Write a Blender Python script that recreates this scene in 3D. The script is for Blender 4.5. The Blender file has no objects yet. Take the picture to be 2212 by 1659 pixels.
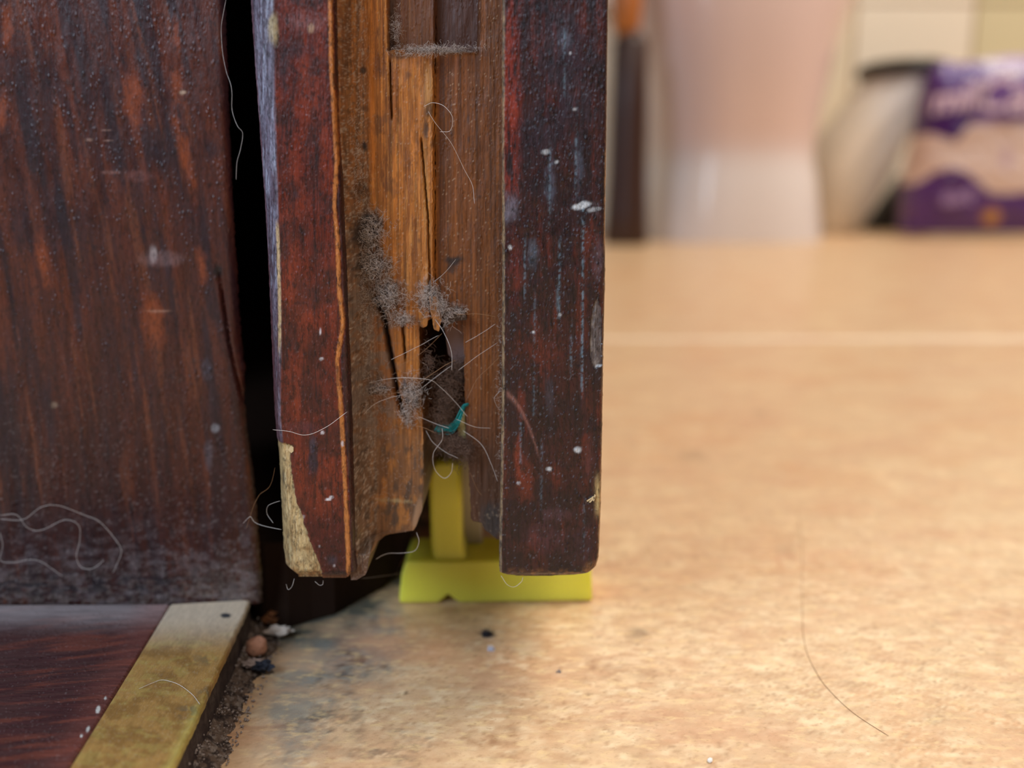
import bpy, math, random
import numpy as np
from mathutils import Vector, noise as mnoise

random.seed(7)
rng = np.random.default_rng(7)
# ---------------------------------------------------------------- camera (all lengths in mm inside the helpers, metres in the scene)
F, CX, CY, PITCH, H = 2000.0, 1106.0, 829.5, math.radians(11.5), 62.7
MM = 0.001
sc = bpy.context.scene
C = sc.collection
cam_d = bpy.data.cameras.new('camera'); cam = bpy.data.objects.new('camera', cam_d); C.objects.link(cam)
cam.location = (0, 0, H * MM); cam.rotation_euler = (math.radians(90) - PITCH, 0, 0)
cam_d.sensor_width = 36.0; cam_d.lens = 36.0 * F / 2212.0
cam_d.clip_start = 0.005; cam_d.clip_end = 30
cam_d.dof.use_dof = True; cam_d.dof.focus_distance = 0.1095; cam_d.dof.aperture_fstop = 12.5
sc.camera = cam
sc.view_settings.view_transform = 'Standard'; sc.view_settings.look = 'None'
sc.view_settings.gamma = 1.0; sc.view_settings.use_curve_mapping = False
sc.view_settings.exposure = 0.0
# ---------------------------------------------------------------- world and lamps
w = bpy.data.worlds.new('world'); sc.world = w; w.use_nodes = True
bg = w.node_tree.nodes['Background']; bg.inputs[0].default_value = (0.80, 0.86, 1.0, 1); bg.inputs[1].default_value = 0.13

def area(name, loc, target, size, power, col):
    d = bpy.data.lights.new(name, 'AREA'); d.shape = 'RECTANGLE'; d.size, d.size_y = size; d.energy = power; d.color = col
    o = bpy.data.objects.new(name, d); C.objects.link(o); o.location = loc
    o.rotation_euler = (Vector(target) - Vector(loc)).to_track_quat('-Z', 'Y').to_euler()
    return o
# warm ceiling lamp of the room beyond the door, and the cool window light of the room the camera stands in
area('ceiling_lamp', (1.15, 0.72, 2.15), (0.75, 0.85, 0), (1.1, 1.1), 52, (0.97, 0.87, 0.76))
area('window_light', (-0.85, -0.85, 0.85), (-0.02, 0.11, 0.03), (0.7, 0.7), 21, (0.66, 0.80, 1.0))
area('hall_lamp', (0.55, -1.1, 1.9), (0, 0.12, 0.0), (0.5, 0.5), 12, (1.0, 0.90, 0.80))

# ---------------------------------------------------------------- helpers
cp, sp = math.cos(PITCH), math.sin(PITCH)
def ray(px, py):
    dx = (px - CX) / F; dy = (CY - py) / F
    return dx, cp + dy * sp, -sp + dy * cp
def onY(px, py, Y):
    a, b, c = ray(px, py); t = Y / b
    return (a * t, Y + 0 * a, H + c * t)
def onZ(px, py, h=0.0):
    a, b, c = ray(px, py); t = (h - H) / c
    return (a * t, b * t, h)
def proj(X, Y, Z):
    x, y, z = X, Y, Z - H
    d = y * cp - z * sp; u = y * sp + z * cp
    return CX + F * x / d, CY - F * u / d
def py_of(Y, Z): return proj(0, Y, Z)[1]
def lin(c):
    c = np.asarray(c, float) / 255.0
    return np.where(c <= 0.04045, c / 12.92, ((c + 0.055) / 1.055) ** 2.4)
def pl(pts):
    a = np.array(sorted(pts), float)
    return lambda y: np.interp(y, a[:, 0], a[:, 1])

def vn(x, y, seed=0):
    x = np.asarray(x, float); y = np.asarray(y, float)
    xi = np.floor(x).astype(np.int64); yi = np.floor(y).astype(np.int64)
    fx = x - xi; fy = y - yi; fx = fx * fx * (3 - 2 * fx); fy = fy * fy * (3 - 2 * fy)
    def h(a, b):
        n = (a * 374761393 + b * 668265263 + seed * 144665) & 0xffffffff
        n = ((n ^ (n >> 13)) * 1274126177) & 0xffffffff
        n = n ^ (n >> 16)
        return (n & 0xffff) / 65535.0
    return (h(xi, yi) * (1 - fx) + h(xi + 1, yi) * fx) * (1 - fy) + (h(xi, yi + 1) * (1 - fx) + h(xi + 1, yi + 1) * fx) * fy
def fbm(x, y, o=4, seed=0):
    s = 0; a = 1; t = 0
    for i in range(o):
        s = s + a * vn(x * 2 ** i, y * 2 ** i, seed + 17 * i); t += a; a *= 0.55
    return s / t
def ss(a, b, x):
    t = np.clip((x - a) / (b - a), 0, 1); return t * t * (3 - 2 * t)
def mixc(c, col, m):
    return c * (1 - m[..., None]) + lin(col) * m[..., None]
def blob(px, py, cx, cy, rx, ry, soft=0.5, ang=0.0, jag=0.35, seed=3):
    a = math.radians(ang); dx = px - cx; dy = py - cy
    u = (dx * math.cos(a) + dy * math.sin(a)) / rx; v = (-dx * math.sin(a) + dy * math.cos(a)) / ry
    d = np.sqrt(u * u + v * v) + jag * (fbm(px / 14 + cx, py / 22 + cy, 4, seed) - 0.5) * 2
    return 1 - ss(1 - soft, 1 + soft * 0.3, d)
def inpoly(px, py, poly):
    poly = np.array(poly, float); r = np.zeros(np.shape(px), bool); j = len(poly) - 1
    for i in range(len(poly)):
        xi, yi = poly[i]; xj, yj = poly[j]
        c = ((yi > py) != (yj > py)) & (px < (xj - xi) * (py - yi) / (yj - yi + 1e-9) + xi)
        r ^= c; j = i
    return r

# ---- materials
MATS = {}
def node(nt, t, **k):
    n = nt.nodes.new(t)
    for a, b in k.items(): setattr(n, a, b)
    return n
def mat(name, color=None, attr=False, rough=0.5, grain=None, grain_amt=0.5, bump=0.0, bump_scale=3.0, bump_stretch=(1, 1, 1), speck=0.0,
        speck_scale=2.5, metal=0.0, coat=0.0, coat_rough=0.1, trans=0.0, sss=0.0, sss_r=(1, 1, 1), rough_var=0.15, alpha=1.0, ior=1.45, blot=None, dist=0.0002, spec=0.5, sss_scale=0.003, pores=0.0):
    if name in MATS: return MATS[name]
    m = bpy.data.materials.new(name); m.use_nodes = True; nt = m.node_tree; L = nt.links
    b = nt.nodes['Principled BSDF']
    geo = node(nt, 'ShaderNodeNewGeometry')
    sc_ = node(nt, 'ShaderNodeVectorMath', operation='SCALE'); sc_.inputs['Scale'].default_value = 1000.0
    L.new(geo.outputs['Position'], sc_.inputs[0])
    def nz(scale, stretch, detail=5, rough_=0.6, distn=0.0):
        mp = node(nt, 'ShaderNodeVectorMath', operation='MULTIPLY'); mp.inputs[1].default_value = stretch
        L.new(sc_.outputs[0], mp.inputs[0])
        n = node(nt, 'ShaderNodeTexNoise'); n.inputs['Scale'].default_value = scale; n.inputs['Detail'].default_value = detail
        n.inputs['Roughness'].default_value = rough_; n.inputs['Distortion'].default_value = distn
        L.new(mp.outputs[0], n.inputs['Vector']); return n.outputs['Fac']
    if attr:
        a = node(nt, 'ShaderNodeAttribute', attribute_name='Col'); col = a.outputs['Color']
    else:
        r = node(nt, 'ShaderNodeRGB'); r.outputs[0].default_value = (*lin(color), 1); col = r.outputs[0]
    if blot:   # (scale, stretch, colour, lo, hi, amount)
        for (s, st, c2, lo, hi, amt) in blot:
            f = nz(s, st); mr = node(nt, 'ShaderNodeMapRange'); mr.inputs[1].default_value = lo; mr.inputs[2].default_value = hi; mr.inputs[4].default_value = amt
            L.new(f, mr.inputs[0]); mx = node(nt, 'ShaderNodeMix', data_type='RGBA'); L.new(mr.outputs[0], mx.inputs[0]); L.new(col, mx.inputs[6])
            mx.inputs[7].default_value = (*lin(c2), 1); col = mx.outputs[2]
    if grain:
        f = nz(grain[0], grain[1], 6, 0.65, 0.3)
        mr = node(nt, 'ShaderNodeMapRange'); mr.inputs[1].default_value = 0.3; mr.inputs[2].default_value = 0.7
        mr.inputs[3].default_value = 1 - grain_amt; mr.inputs[4].default_value = 1 + grain_amt; L.new(f, mr.inputs[0])
        mu = node(nt, 'ShaderNodeVectorMath', operation='SCALE'); L.new(col, mu.inputs[0]); L.new(mr.outputs[0], mu.inputs['Scale']); col = mu.outputs[0]
    if pores:   # fine dark mottling and pores of old varnish
        for (s_, st, lo, hi, k) in ((2.2, (1.0, 1, 0.5), .50, .64, pores), (5.0, (1.6, 1, 0.22), .54, .66, pores * .8), (0.9, (1.4, 1, 0.9), .5, .7, pores * .6)):
            f = nz(s_, st, 6, 0.7, 0.4); mr = node(nt, 'ShaderNodeMapRange'); mr.inputs[1].default_value = lo; mr.inputs[2].default_value = hi
            mr.inputs[3].default_value = 1.0; mr.inputs[4].default_value = 1 - k; L.new(f, mr.inputs[0])
            mu = node(nt, 'ShaderNodeVectorMath', operation='SCALE'); L.new(col, mu.inputs[0]); L.new(mr.outputs[0], mu.inputs['Scale']); col = mu.outputs[0]
    L.new(col, b.inputs['Base Color'])
    if rough_var:
        f = nz(0.6, (1, 1, 0.5)); mr = node(nt, 'ShaderNodeMapRange'); mr.inputs[1].default_value = 0.3; mr.inputs[2].default_value = 0.7
        mr.inputs[3].default_value = max(0.02, rough - rough_var); mr.inputs[4].default_value = min(1, rough + rough_var); L.new(f, mr.inputs[0]); L.new(mr.outputs[0], b.inputs['Roughness'])
    else: b.inputs['Roughness'].default_value = rough
    b.inputs['Metallic'].default_value = metal; b.inputs['Coat Weight'].default_value = coat; b.inputs['Coat Roughness'].default_value = coat_rough
    b.inputs['Transmission Weight'].default_value = trans; b.inputs['IOR'].default_value = ior; b.inputs['Alpha'].default_value = alpha
    b.inputs['Specular IOR Level'].default_value = spec
    if sss: b.inputs['Subsurface Weight'].default_value = sss; b.inputs['Subsurface Radius'].default_value = sss_r; b.inputs['Subsurface Scale'].default_value = sss_scale
    last = None
    if bump:
        bn = node(nt, 'ShaderNodeBump'); bn.inputs['Strength'].default_value = bump; bn.inputs['Distance'].default_value = dist
        L.new(nz(bump_scale, bump_stretch, 6, 0.6), bn.inputs['Height']); last = bn
    if speck:
        v = node(nt, 'ShaderNodeTexVoronoi'); v.inputs['Scale'].default_value = speck_scale
        mp = node(nt, 'ShaderNodeVectorMath', operation='MULTIPLY'); mp.inputs[1].default_value = (1, 1, 0.6); L.new(sc_.outputs[0], mp.inputs[0]); L.new(mp.outputs[0], v.inputs['Vector'])
        mr = node(nt, 'ShaderNodeMapRange'); mr.inputs[1].default_value = 0.0; mr.inputs[2].default_value = 0.42; mr.inputs[3].default_value = 1; mr.inputs[4].default_value = 0; L.new(v.outputs['Distance'], mr.inputs[0])
        f2 = nz(0.45, (1, 1, 0.5)); m2 = node(nt, 'ShaderNodeMapRange'); m2.inputs[1].default_value = 0.42; m2.inputs[2].default_value = 0.62; L.new(f2, m2.inputs[0])
        mu = node(nt, 'ShaderNodeMath', operation='MULTIPLY'); L.new(mr.outputs[0], mu.inputs[0]); L.new(m2.outputs[0], mu.inputs[1])
        bn = node(nt, 'ShaderNodeBump'); bn.inputs['Strength'].default_value = speck; bn.inputs['Distance'].default_value = 0.00015; L.new(mu.outputs[0], bn.inputs['Height'])
        if last: L.new(last.outputs[0], bn.inputs['Normal'])
        last = bn
    if last:
        L.new(last.outputs[0], b.inputs['Normal'])
    MATS[name] = m
    return m

# ---- objects
def tag(o, label=None, cat=None, group=None, kind=None):
    if label: o['label'] = label
    if cat: o['category'] = cat
    if group: o['group'] = group
    if kind: o['kind'] = kind
    return o
def link(o, parent=None):
    C.objects.link(o)
    if parent is not None:
        o.parent = parent; o.matrix_parent_inverse = parent.matrix_basis.inverted()
    return o
def empty(name, loc_mm):
    o = bpy.data.objects.new(name, None); o.location = [v * MM for v in loc_mm]; o.empty_display_size = 0.01
    return link(o)
def mesh(name, verts, faces, m, parent=None, cols=None, smooth=True, origin=None, auto=None):
    V = np.asarray(verts, float)
    if origin is None: origin = (V.min(0) + V.max(0)) / 2 * [1, 1, 0] + [0, 0, V[:, 2].min()]
    origin = np.asarray(origin, float)
    me = bpy.data.meshes.new(name); me.from_pydata(((V - origin) * MM).tolist(), [], faces)
    me.materials.append(m)
    if cols is not None:
        at = me.color_attributes.new('Col', 'FLOAT_COLOR', 'POINT')
        cc = np.ones((len(V), 4)); cc[:, :3] = np.clip(cols, 0.002, 1); at.data.foreach_set('color', cc.ravel())
    me.validate(); me.update()
    if smooth: me.polygons.foreach_set('use_smooth', [True] * len(me.polygons))
    o = bpy.data.objects.new(name, me); o.location = (origin * MM).tolist()
    link(o, parent)
    if auto is not None:
        me.set_sharp_from_angle(angle=math.radians(auto))
    return o
def bevel(o, wmm, seg=2):
    b = o.modifiers.new('bevel', 'BEVEL'); b.width = wmm * MM; b.segments = seg; b.limit_method = 'ANGLE'; b.angle_limit = math.radians(40)
    return o
def box(name, lo, hi, m, parent=None, bev=0.0, smooth=False):
    (a, b, c), (d, e, f) = lo, hi
    v = [(a, b, c), (d, b, c), (d, e, c), (a, e, c), (a, b, f), (d, b, f), (d, e, f), (a, e, f)]
    fs = [(0, 3, 2, 1), (4, 5, 6, 7), (0, 1, 5, 4), (1, 2, 6, 5), (2, 3, 7, 6), (3, 0, 4, 7)]
    o = mesh(name, v, fs, m, parent, smooth=smooth)
    if bev: bevel(o, bev)
    return o

def loft(name, pys, Lf, Rf, Y0, ncol, m, paint, back, dyf=None, parent=None, top=2000.0, jag=0.0, uexp=None, seed=1, backinR=0.0):
    """upright slab whose front face lies on the plane y = Y0; its outline is measured from the photograph, its body runs back from there"""
    pys = list(pys)
    z = [onY(CX, p, Y0)[2] for p in pys]
    extra = [zz for zz in (top, top * 0.5, top * 0.25, 200, 120) if zz > z[0] + 5]
    zs = np.array(extra + z); pp = np.array([pys[0]] * len(extra) + pys, float)
    u = np.linspace(0, 1, ncol + 1) if uexp is None else uexp
    Lx = Lf(pp); Rx = Rf(pp)
    if jag:
        Lx = Lx + jag * (fbm(pp / 9, pp * 0 + seed, 3, seed) - 0.5) * 2
        Rx = Rx + jag * (fbm(pp / 9, pp * 0 + seed + 9, 3, seed + 5) - 0.5) * 2
    PX = Lx[:, None] * (1 - u) + Rx[:, None] * u; PP = pp[:, None] + 0 * u
    X = onY(PX, PP, Y0)[0]
    dy = dyf(PX, PP, u[None, :] + 0 * PX) if dyf else 0 * X
    Z = zs[:, None] + 0 * X
    front = np.stack([X, Y0 + dy, Z], -1)
    bk = np.stack([np.stack([X[:, -1] - backinR, Y0 + back + 0 * X[:, -1], zs], -1), np.stack([X[:, 0], Y0 + back + 0 * X[:, 0], zs], -1)], 1)
    ring = np.concatenate([front, bk], 1); n = ring.shape[1]; R = len(zs)
    cols = paint(PX, PP + (0), Z); bc = np.stack([cols[:, -1], cols[:, 0]], 1); cols = np.concatenate([cols, bc], 1)
    idx = np.arange(R * n).reshape(R, n); fs = []
    for i in range(R - 1):
        a = idx[i]; b = idx[i + 1]
        fs += [(a[j], a[(j + 1) % n], b[(j + 1) % n], b[j]) for j in range(n)]
    fs = [tuple(int(k) for k in f[::-1]) for f in fs]
    fs.append(tuple(int(k) for k in idx[0])); fs.append(tuple(int(k) for k in idx[-1][::-1]))
    return mesh(name, ring.reshape(-1, 3), fs, m, parent, cols.reshape(-1, 3), auto=50)

def slab(name, poly, Y0, depth, m, parent=None, jag=0.0, bev=0.05, step=4.0, paint=None, seed=1, tilt=0.0):
    """a flat chip or plate with an irregular outline, lying at depth Y0"""
    pts = []
    n = len(poly)
    for i in range(n):
        a = np.array(poly[i], float); b = np.array(poly[(i + 1) % n], float); k = max(1, int(np.hypot(*(b - a)) / step))
        for j in range(k):
            p = a + (b - a) * j / k
            q = jag * (fbm(p[0] / 5 + seed, p[1] / 5, 3, seed) - 0.5) * 2
            r = jag * (fbm(p[0] / 5, p[1] / 5 + seed * 3, 3, seed + 4) - 0.5) * 2
            pts.append((p[0] + q, p[1] + r * 0.5))
    fr = [onY(x, y, Y0) for x, y in pts]; N = len(fr)
    v = [list(p) for p in fr] + [[p[0], p[1] + depth, p[2]] for p in fr]
    fs = [tuple(range(N)), tuple(range(2 * N - 1, N - 1, -1))] + [(i, i + N, (i + 1) % N + N, (i + 1) % N) for i in range(N)]
    o = mesh(name, v, fs, m, parent, smooth=False)
    return o

def tube_data(pts, r, sides=4):
    P = np.asarray(pts, float); n = len(P); V = []; Fc = []
    T = np.gradient(P, axis=0); T /= np.linalg.norm(T, axis=1)[:, None] + 1e-9
    ref = np.array([0.31, 0.2, 0.93])
    for i in range(n):
        a = np.cross(T[i], ref); a /= np.linalg.norm(a) + 1e-9; b = np.cross(T[i], a)
        rr = r * (0.45 if i in (0, n - 1) else 1)
        for k in range(sides):
            t = 2 * math.pi * k / sides; V.append(P[i] + rr * (a * math.cos(t) + b * math.sin(t)))
    for i in range(n - 1):
        for k in range(sides):
            k2 = (k + 1) % sides; Fc.append((i * sides + k, i * sides + k2, (i + 1) * sides + k2, (i + 1) * sides + k))
    return V, Fc
def smooth_path(pts, k=8):
    P = np.asarray(pts, float); Q = np.vstack([2 * P[0] - P[1], P, 2 * P[-1] - P[-2]]); out = []
    for i in range(1, len(Q) - 2):
        p0, p1, p2, p3 = Q[i - 1:i + 3]
        for j in range(k):
            t = j / k
            out.append(0.5 * ((2 * p1) + (-p0 + p2) * t + (2 * p0 - 5 * p1 + 4 * p2 - p3) * t * t + (-p0 + 3 * p1 - 3 * p2 + p3) * t ** 3))
    out.append(P[-1]); return np.array(out)
class Hairs:
    def __init__(s): s.V = []; s.F = []
    def add(s, pts, r, sides=3):
        v, f = tube_data(pts, r, sides); o = len(s.V); s.V += v; s.F += [tuple(i + o for i in q) for q in f]
    def build(s, name, m, parent=None): return mesh(name, s.V, s.F, m, parent)
def curl(c, n_seg, step, r, flat=0.35, turn=1.1):
    """a short curly fibre around point c"""
    d = rng.normal(size=3) * [1, flat, 1]; d /= np.linalg.norm(d); p = np.array(c, float); out = [p.copy()]; ax = rng.normal(size=3) * [0.5, 1, 0.5]; ax /= np.linalg.norm(ax)
    t = rng.normal() * turn * 0.6
    for i in range(n_seg):
        t += rng.normal() * 0.25 * turn
        c_, s_ = math.cos(t), math.sin(t)
        d = d * c_ + np.cross(ax, d) * s_ + ax * np.dot(ax, d) * (1 - c_)
        d += rng.normal(size=3) * 0.15; d /= np.linalg.norm(d)
        p = p + d * step; out.append(p.copy())
    return out
def fluff(name, zones, n, m, r=0.022, step=0.16, seg=9, parent=None, base=None, thick=1.2, flat=0.35):
    """zones: (px, py, rx, ry, angle, Y, weight)"""
    h = Hairs(); W = np.array([z[6] for z in zones], float); W /= W.sum()
    for i in range(n):
        z = zones[rng.choice(len(zones), p=W)]; a = math.radians(z[4])
        g = np.clip(rng.normal(size=2) * 0.5, -1.3, 1.3); dx, dy = g[0] * z[2], g[1] * z[3]
        px = z[0] + dx * math.cos(a) - dy * math.sin(a); py = z[1] + dx * math.sin(a) + dy * math.cos(a)
        Y = z[5] - abs(rng.normal()) * thick * math.exp(-(g[0] ** 2 + g[1] ** 2))
        h.add(curl(onY(px, py, Y), seg, step * rng.uniform(0.6, 1.4), r, flat), r * rng.uniform(0.6, 1.3))
    return h.build(name, m, parent)
def strand(name, pts, r, m, label=None, group=None, parent=None, k=8, wig=0.04, cat='hair'):
    """pts: (px, py, Y) with Y a depth, or (px, py, None, h) lying at height h"""
    W = [onY(p[0], p[1], p[2]) if p[2] is not None else onZ(p[0], p[1], p[3]) for p in pts]
    P = smooth_path(W, k); P = P + np.cumsum(rng.normal(size=P.shape), 0) * 0
    P = P + wig * np.array([[mnoise.noise(Vector((i * 0.17 + s * 31, len(pts), s))) for s in range(3)] for i in range(len(P))])
    if pts[0][2] is None: P[:, 2] = np.maximum(P[:, 2], pts[0][3] if len(pts[0]) > 3 else 0)
    h = Hairs(); h.add(P, r, 5); o = h.build(name, m, parent)
    if label: tag(o, label, cat, group)
    return o
def lathe(name, prof, c, m, parent=None, n=40, sx=1.0, sy=1.0, cols=None):
    V = []; Fc = []
    for (r, z) in prof:
        for k in range(n):
            t = 2 * math.pi * k / n; V.append((c[0] + r * sx * math.cos(t), c[1] + r * sy * math.sin(t), c[2] + z))
    for i in range(len(prof) - 1):
        for k in range(n):
            k2 = (k + 1) % n; Fc.append((i * n + k, i * n + k2, (i + 1) * n + k2, (i + 1) * n + k))
    Fc.append(tuple(range(n))[::-1]); Fc.append(tuple(range((len(prof) - 1) * n, len(prof) * n)))
    return mesh(name, V, Fc, m, parent, auto=60)

# ================================================================ FLOOR
Y_DOOR, Y_CORE, Y_JAMB = 108.0, 114.5, 124.0
H_THR = 5.6
fl = empty('floor', (0, 300, 0)); tag(fl, 'beige mottled vinyl floor laid in large sheets with a pale joint', 'floor', kind='structure')
floor_mat = mat('vinyl_floor', attr=True, rough=0.38, grain=(0.35, (0.7, 1.3, 1)), grain_amt=0.10, bump=0.25, bump_scale=4.0, rough_var=0.08, coat=0.25, coat_rough=0.22,
                blot=[(0.10, (1, 1.4, 1), (218, 176, 134), 0.46, 0.66, 0.75), (0.035, (1, 1.6, 1), (204, 150, 114), 0.5, 0.66, 0.55), (0.5, (0.8, 1.6, 1), (240, 208, 152), 0.52, 0.70, 0.65), (1.3, (1, 1.5, 1), (176, 136, 96), 0.56, 0.74, 0.6)])
grout_mat = mat('pale_joint', (250, 234, 208), rough=0.6, bump=0.2)
def floor_paint(X, Y):
    px, py = proj(X, np.maximum(Y, 20), 0 * X)
    c = np.zeros(X.shape + (3,)) + lin((220, 185, 144))
    n1 = fbm(X / 9, Y / 9, 4, 2)
    c = mixc(c, (214, 160, 112), ss(0.5, 0.72, fbm(X / 26 + 5, Y / 20, 4, 9)) * 0.55)
    c = mixc(c, (244, 214, 168), ss(0.5, 0.75, fbm(X / 7, Y / 4, 4, 19)) * 0.5)
    nr = 1 - ss(120, 220, Y)
    c = mixc(c, (250, 226, 184), ss(0.5, 0.66, fbm(X / 1.6, Y / 0.9, 4, 119)) * 0.55 * nr); c = mixc(c, (190, 142, 102), ss(0.54, 0.68, fbm(X / 2.6 + 40, Y / 1.4, 4, 129)) * 0.45 * nr)
    c = mixc(c, (160, 118, 84), ss(0.66, 0.72, fbm(X / 0.55, Y / 0.45, 3, 139)) * 0.5 * nr)
    near = (px > 300) & (px < 1500) & (py > 1180)
    # damp grey stain and black mould spots in front of the gap
    gs = blob(px, py, 735, 1420, 190, 110, 0.7, -25, 0.35, 4) * 0.95
    gs = np.maximum(gs, blob(px, py, 640, 1500, 90, 190, 0.7, 12, 0.4, 5) * 0.8)
    c = mixc(c, (142, 140, 130), np.where(near, gs, 0))
    sp1 = ss(0.55, 0.66, fbm(X / 1.6, Y / 1.3, 4, 31)); sp2 = ss(0.50, 0.66, fbm(X / 0.8, Y / 0.6, 4, 33))
    zone = np.maximum.reduce([blob(px, py, 740, 1345, 80, 55, 0.8), blob(px, py, 760, 1425, 60, 45, 0.8), blob(px, py, 740, 1480, 90, 40, 0.8), blob(px, py, 860, 1620, 110, 45, 0.8), blob(px, py, 700, 1570, 120, 50, 0.9) * 0.8])
    c = mixc(c, (72, 72, 72), np.where(near, zone * sp1 * 1.0, 0))
    c = mixc(c, (104, 92, 80), np.where(near, zone * sp2 * 0.7, 0))
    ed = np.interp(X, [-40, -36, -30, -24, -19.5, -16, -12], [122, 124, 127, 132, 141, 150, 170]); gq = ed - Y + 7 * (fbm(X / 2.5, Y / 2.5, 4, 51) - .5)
    c = mixc(c, (52, 38, 28), np.where(X < -12, (1 - ss(0.5, 5.5, gq)) * .9, 0)); c = mixc(c, (104, 110, 98), np.where((X < -17) & (X > -36), (1 - ss(3, 11, gq)) * .55, 0))  # brown-black shade painted along the block under the door, plus a grey-green stain
    # brown traffic marks
    zone = np.maximum.reduce([blob(px, py, 1060, 1600, 260, 60, 0.9) * 0.8, blob(px, py, 1300, 1450, 120, 60, 0.9) * 0.6, blob(px, py, 1320, 1580, 160, 60, 0.9) * 0.7])
    c = mixc(c, (150, 104, 70), np.where(py > 1150, zone * ss(0.52, 0.7, fbm(X / 2.2, Y / 1.6, 4, 41)) * 0.75, 0))
    for (a, b, rx, ry, s) in [(1380, 1370, 30, 18, .55), (985, 920 + 400, 10, 5, .5), (1280, 1290, 9, 5, .7), (1395, 1275, 14, 7, .5), (1205, 1310, 22, 8, .45), (1640, 895, 22, 10, .35), (1700, 1195, 34, 14, .35), (1500, 985, 40, 18, .3), (2020, 1545, 40, 20, .4), (1830, 1480, 40, 14, .3),
                              (878, 1497, 7, 4, .9), (950, 1420, 6, 3, .6), (1270, 1500, 10, 6, .5), (830, 1440, 9, 5, .7)]:
        c = mixc(c, (120, 92, 68), np.where(py > 600, blob(px, py, a, b, rx, ry, 0.6, 0, 0.25), 0) * s)
    # fine woven emboss on the wear layer
    wv = (np.sin(X * 5.2 + Y * 2.1) * np.sin(Y * 5.6 - X * 1.3) > 0.35) * 1.0
    wz = blob(px, py, 1900, 1500, 420, 200, 0.9, 12, 0.3)
    c = mixc(c, (252, 232, 190), np.where(py > 1100, wv * wz * 0.35, 0))
    return c
def floor_sheet(xs, ys, name):
    X, Y = np.meshgrid(xs, ys); V = np.stack([X, Y, 0 * X], -1).reshape(-1, 3); n = len(xs); fs = []
    idx = np.arange(len(V)).reshape(len(ys), n)
    a = idx[:-1, :-1].ravel(); b = idx[:-1, 1:].ravel(); c_ = idx[1:, 1:].ravel(); d = idx[1:, :-1].ravel()
    fs = np.stack([a, b, c_, d], 1).tolist()
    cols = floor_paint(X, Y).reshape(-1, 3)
    m = len(V)   # a rim gives the sheet its thickness
    rim = [0, n - 1, len(V) - 1, len(V) - n]
    V = np.vstack([V, V[rim] - [0, 0, 2.0]]); cols = np.vstack([cols, cols[rim]])
    top_edge = idx[0].tolist(); fs.append([m, m + 1] + top_edge[::-1])
    back_edge = idx[-1].tolist(); fs.append([m + 2, m + 3] + back_edge)
    return mesh(name, V, fs, floor_mat, fl, cols, origin=(0, ys[0], 0))
xs_near = np.concatenate([np.arange(-900, -60, 60), np.arange(-60, 130, 0.45), np.arange(130, 400, 3), np.arange(400, 2200, 60)])
ys_near = np.concatenate([np.arange(-900, 60, 60), np.arange(60, 150, 0.45), np.arange(150, 404, 2.0), [405.0]])
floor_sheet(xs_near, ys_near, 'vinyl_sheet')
xs_far = np.arange(-900, 2200, 12.0)
floor_sheet(xs_far, np.concatenate([[413.0], np.arange(420, 1800, 12), [1800.0]]), 'vinyl_sheet')
box('joint_strip', (-900, 404, -3), (2200, 414, -0.25), grout_mat, fl)
box('subfloor', (-900, -900, -25), (2200, 1800, -3.2), mat('concrete', (120, 112, 104), rough=0.9, bump=0.3), fl)

# ================================================================ BACK WALL
wall = empty('wall_back', (600, 1750, 0)); tag(wall, 'cream tiled bathroom wall far behind the door', 'wall', kind='structure')
WY = 1750.0
tile_m = [mat('cream_tile_a', (250, 240, 220), rough=0.25, rough_var=0.05, coat=0.3), mat('cream_tile_b', (226, 216, 178), rough=0.25, rough_var=0.05, coat=0.3), mat('cream_tile_c', (244, 230, 202), rough=0.25, rough_var=0.05, coat=0.3)]
box('render_coat', (-900, WY + 2, 0), (2200, WY + 60, 2400), mat('tile_grout', (205, 178, 148), rough=0.8, bump=0.2), wall)
x0 = onY(1842, 100, WY)[0]; x1 = onY(2098, 100, WY)[0]; tw = x1 - x0
zt = onY(1950, 10, WY)[2]; th = zt
kx = int((x0 + 900) // tw)
for i in range(-kx - 0, 12):
    for j in range(0, 6):
        a = x0 + i * tw + 2.5; b = a + tw - 5; lo = j * th + 2.5; hi = (j + 1) * th - 2.5
        if b > 2200 or a < -900: continue
        mm = tile_m[1] if i >= 1 and i % 2 == 1 else (tile_m[0] if i >= 0 else tile_m[2])
        box('wall_tile', (a, WY - 6, lo), (b, WY + 1.9, hi), mm, wall, bev=1.2)

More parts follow.
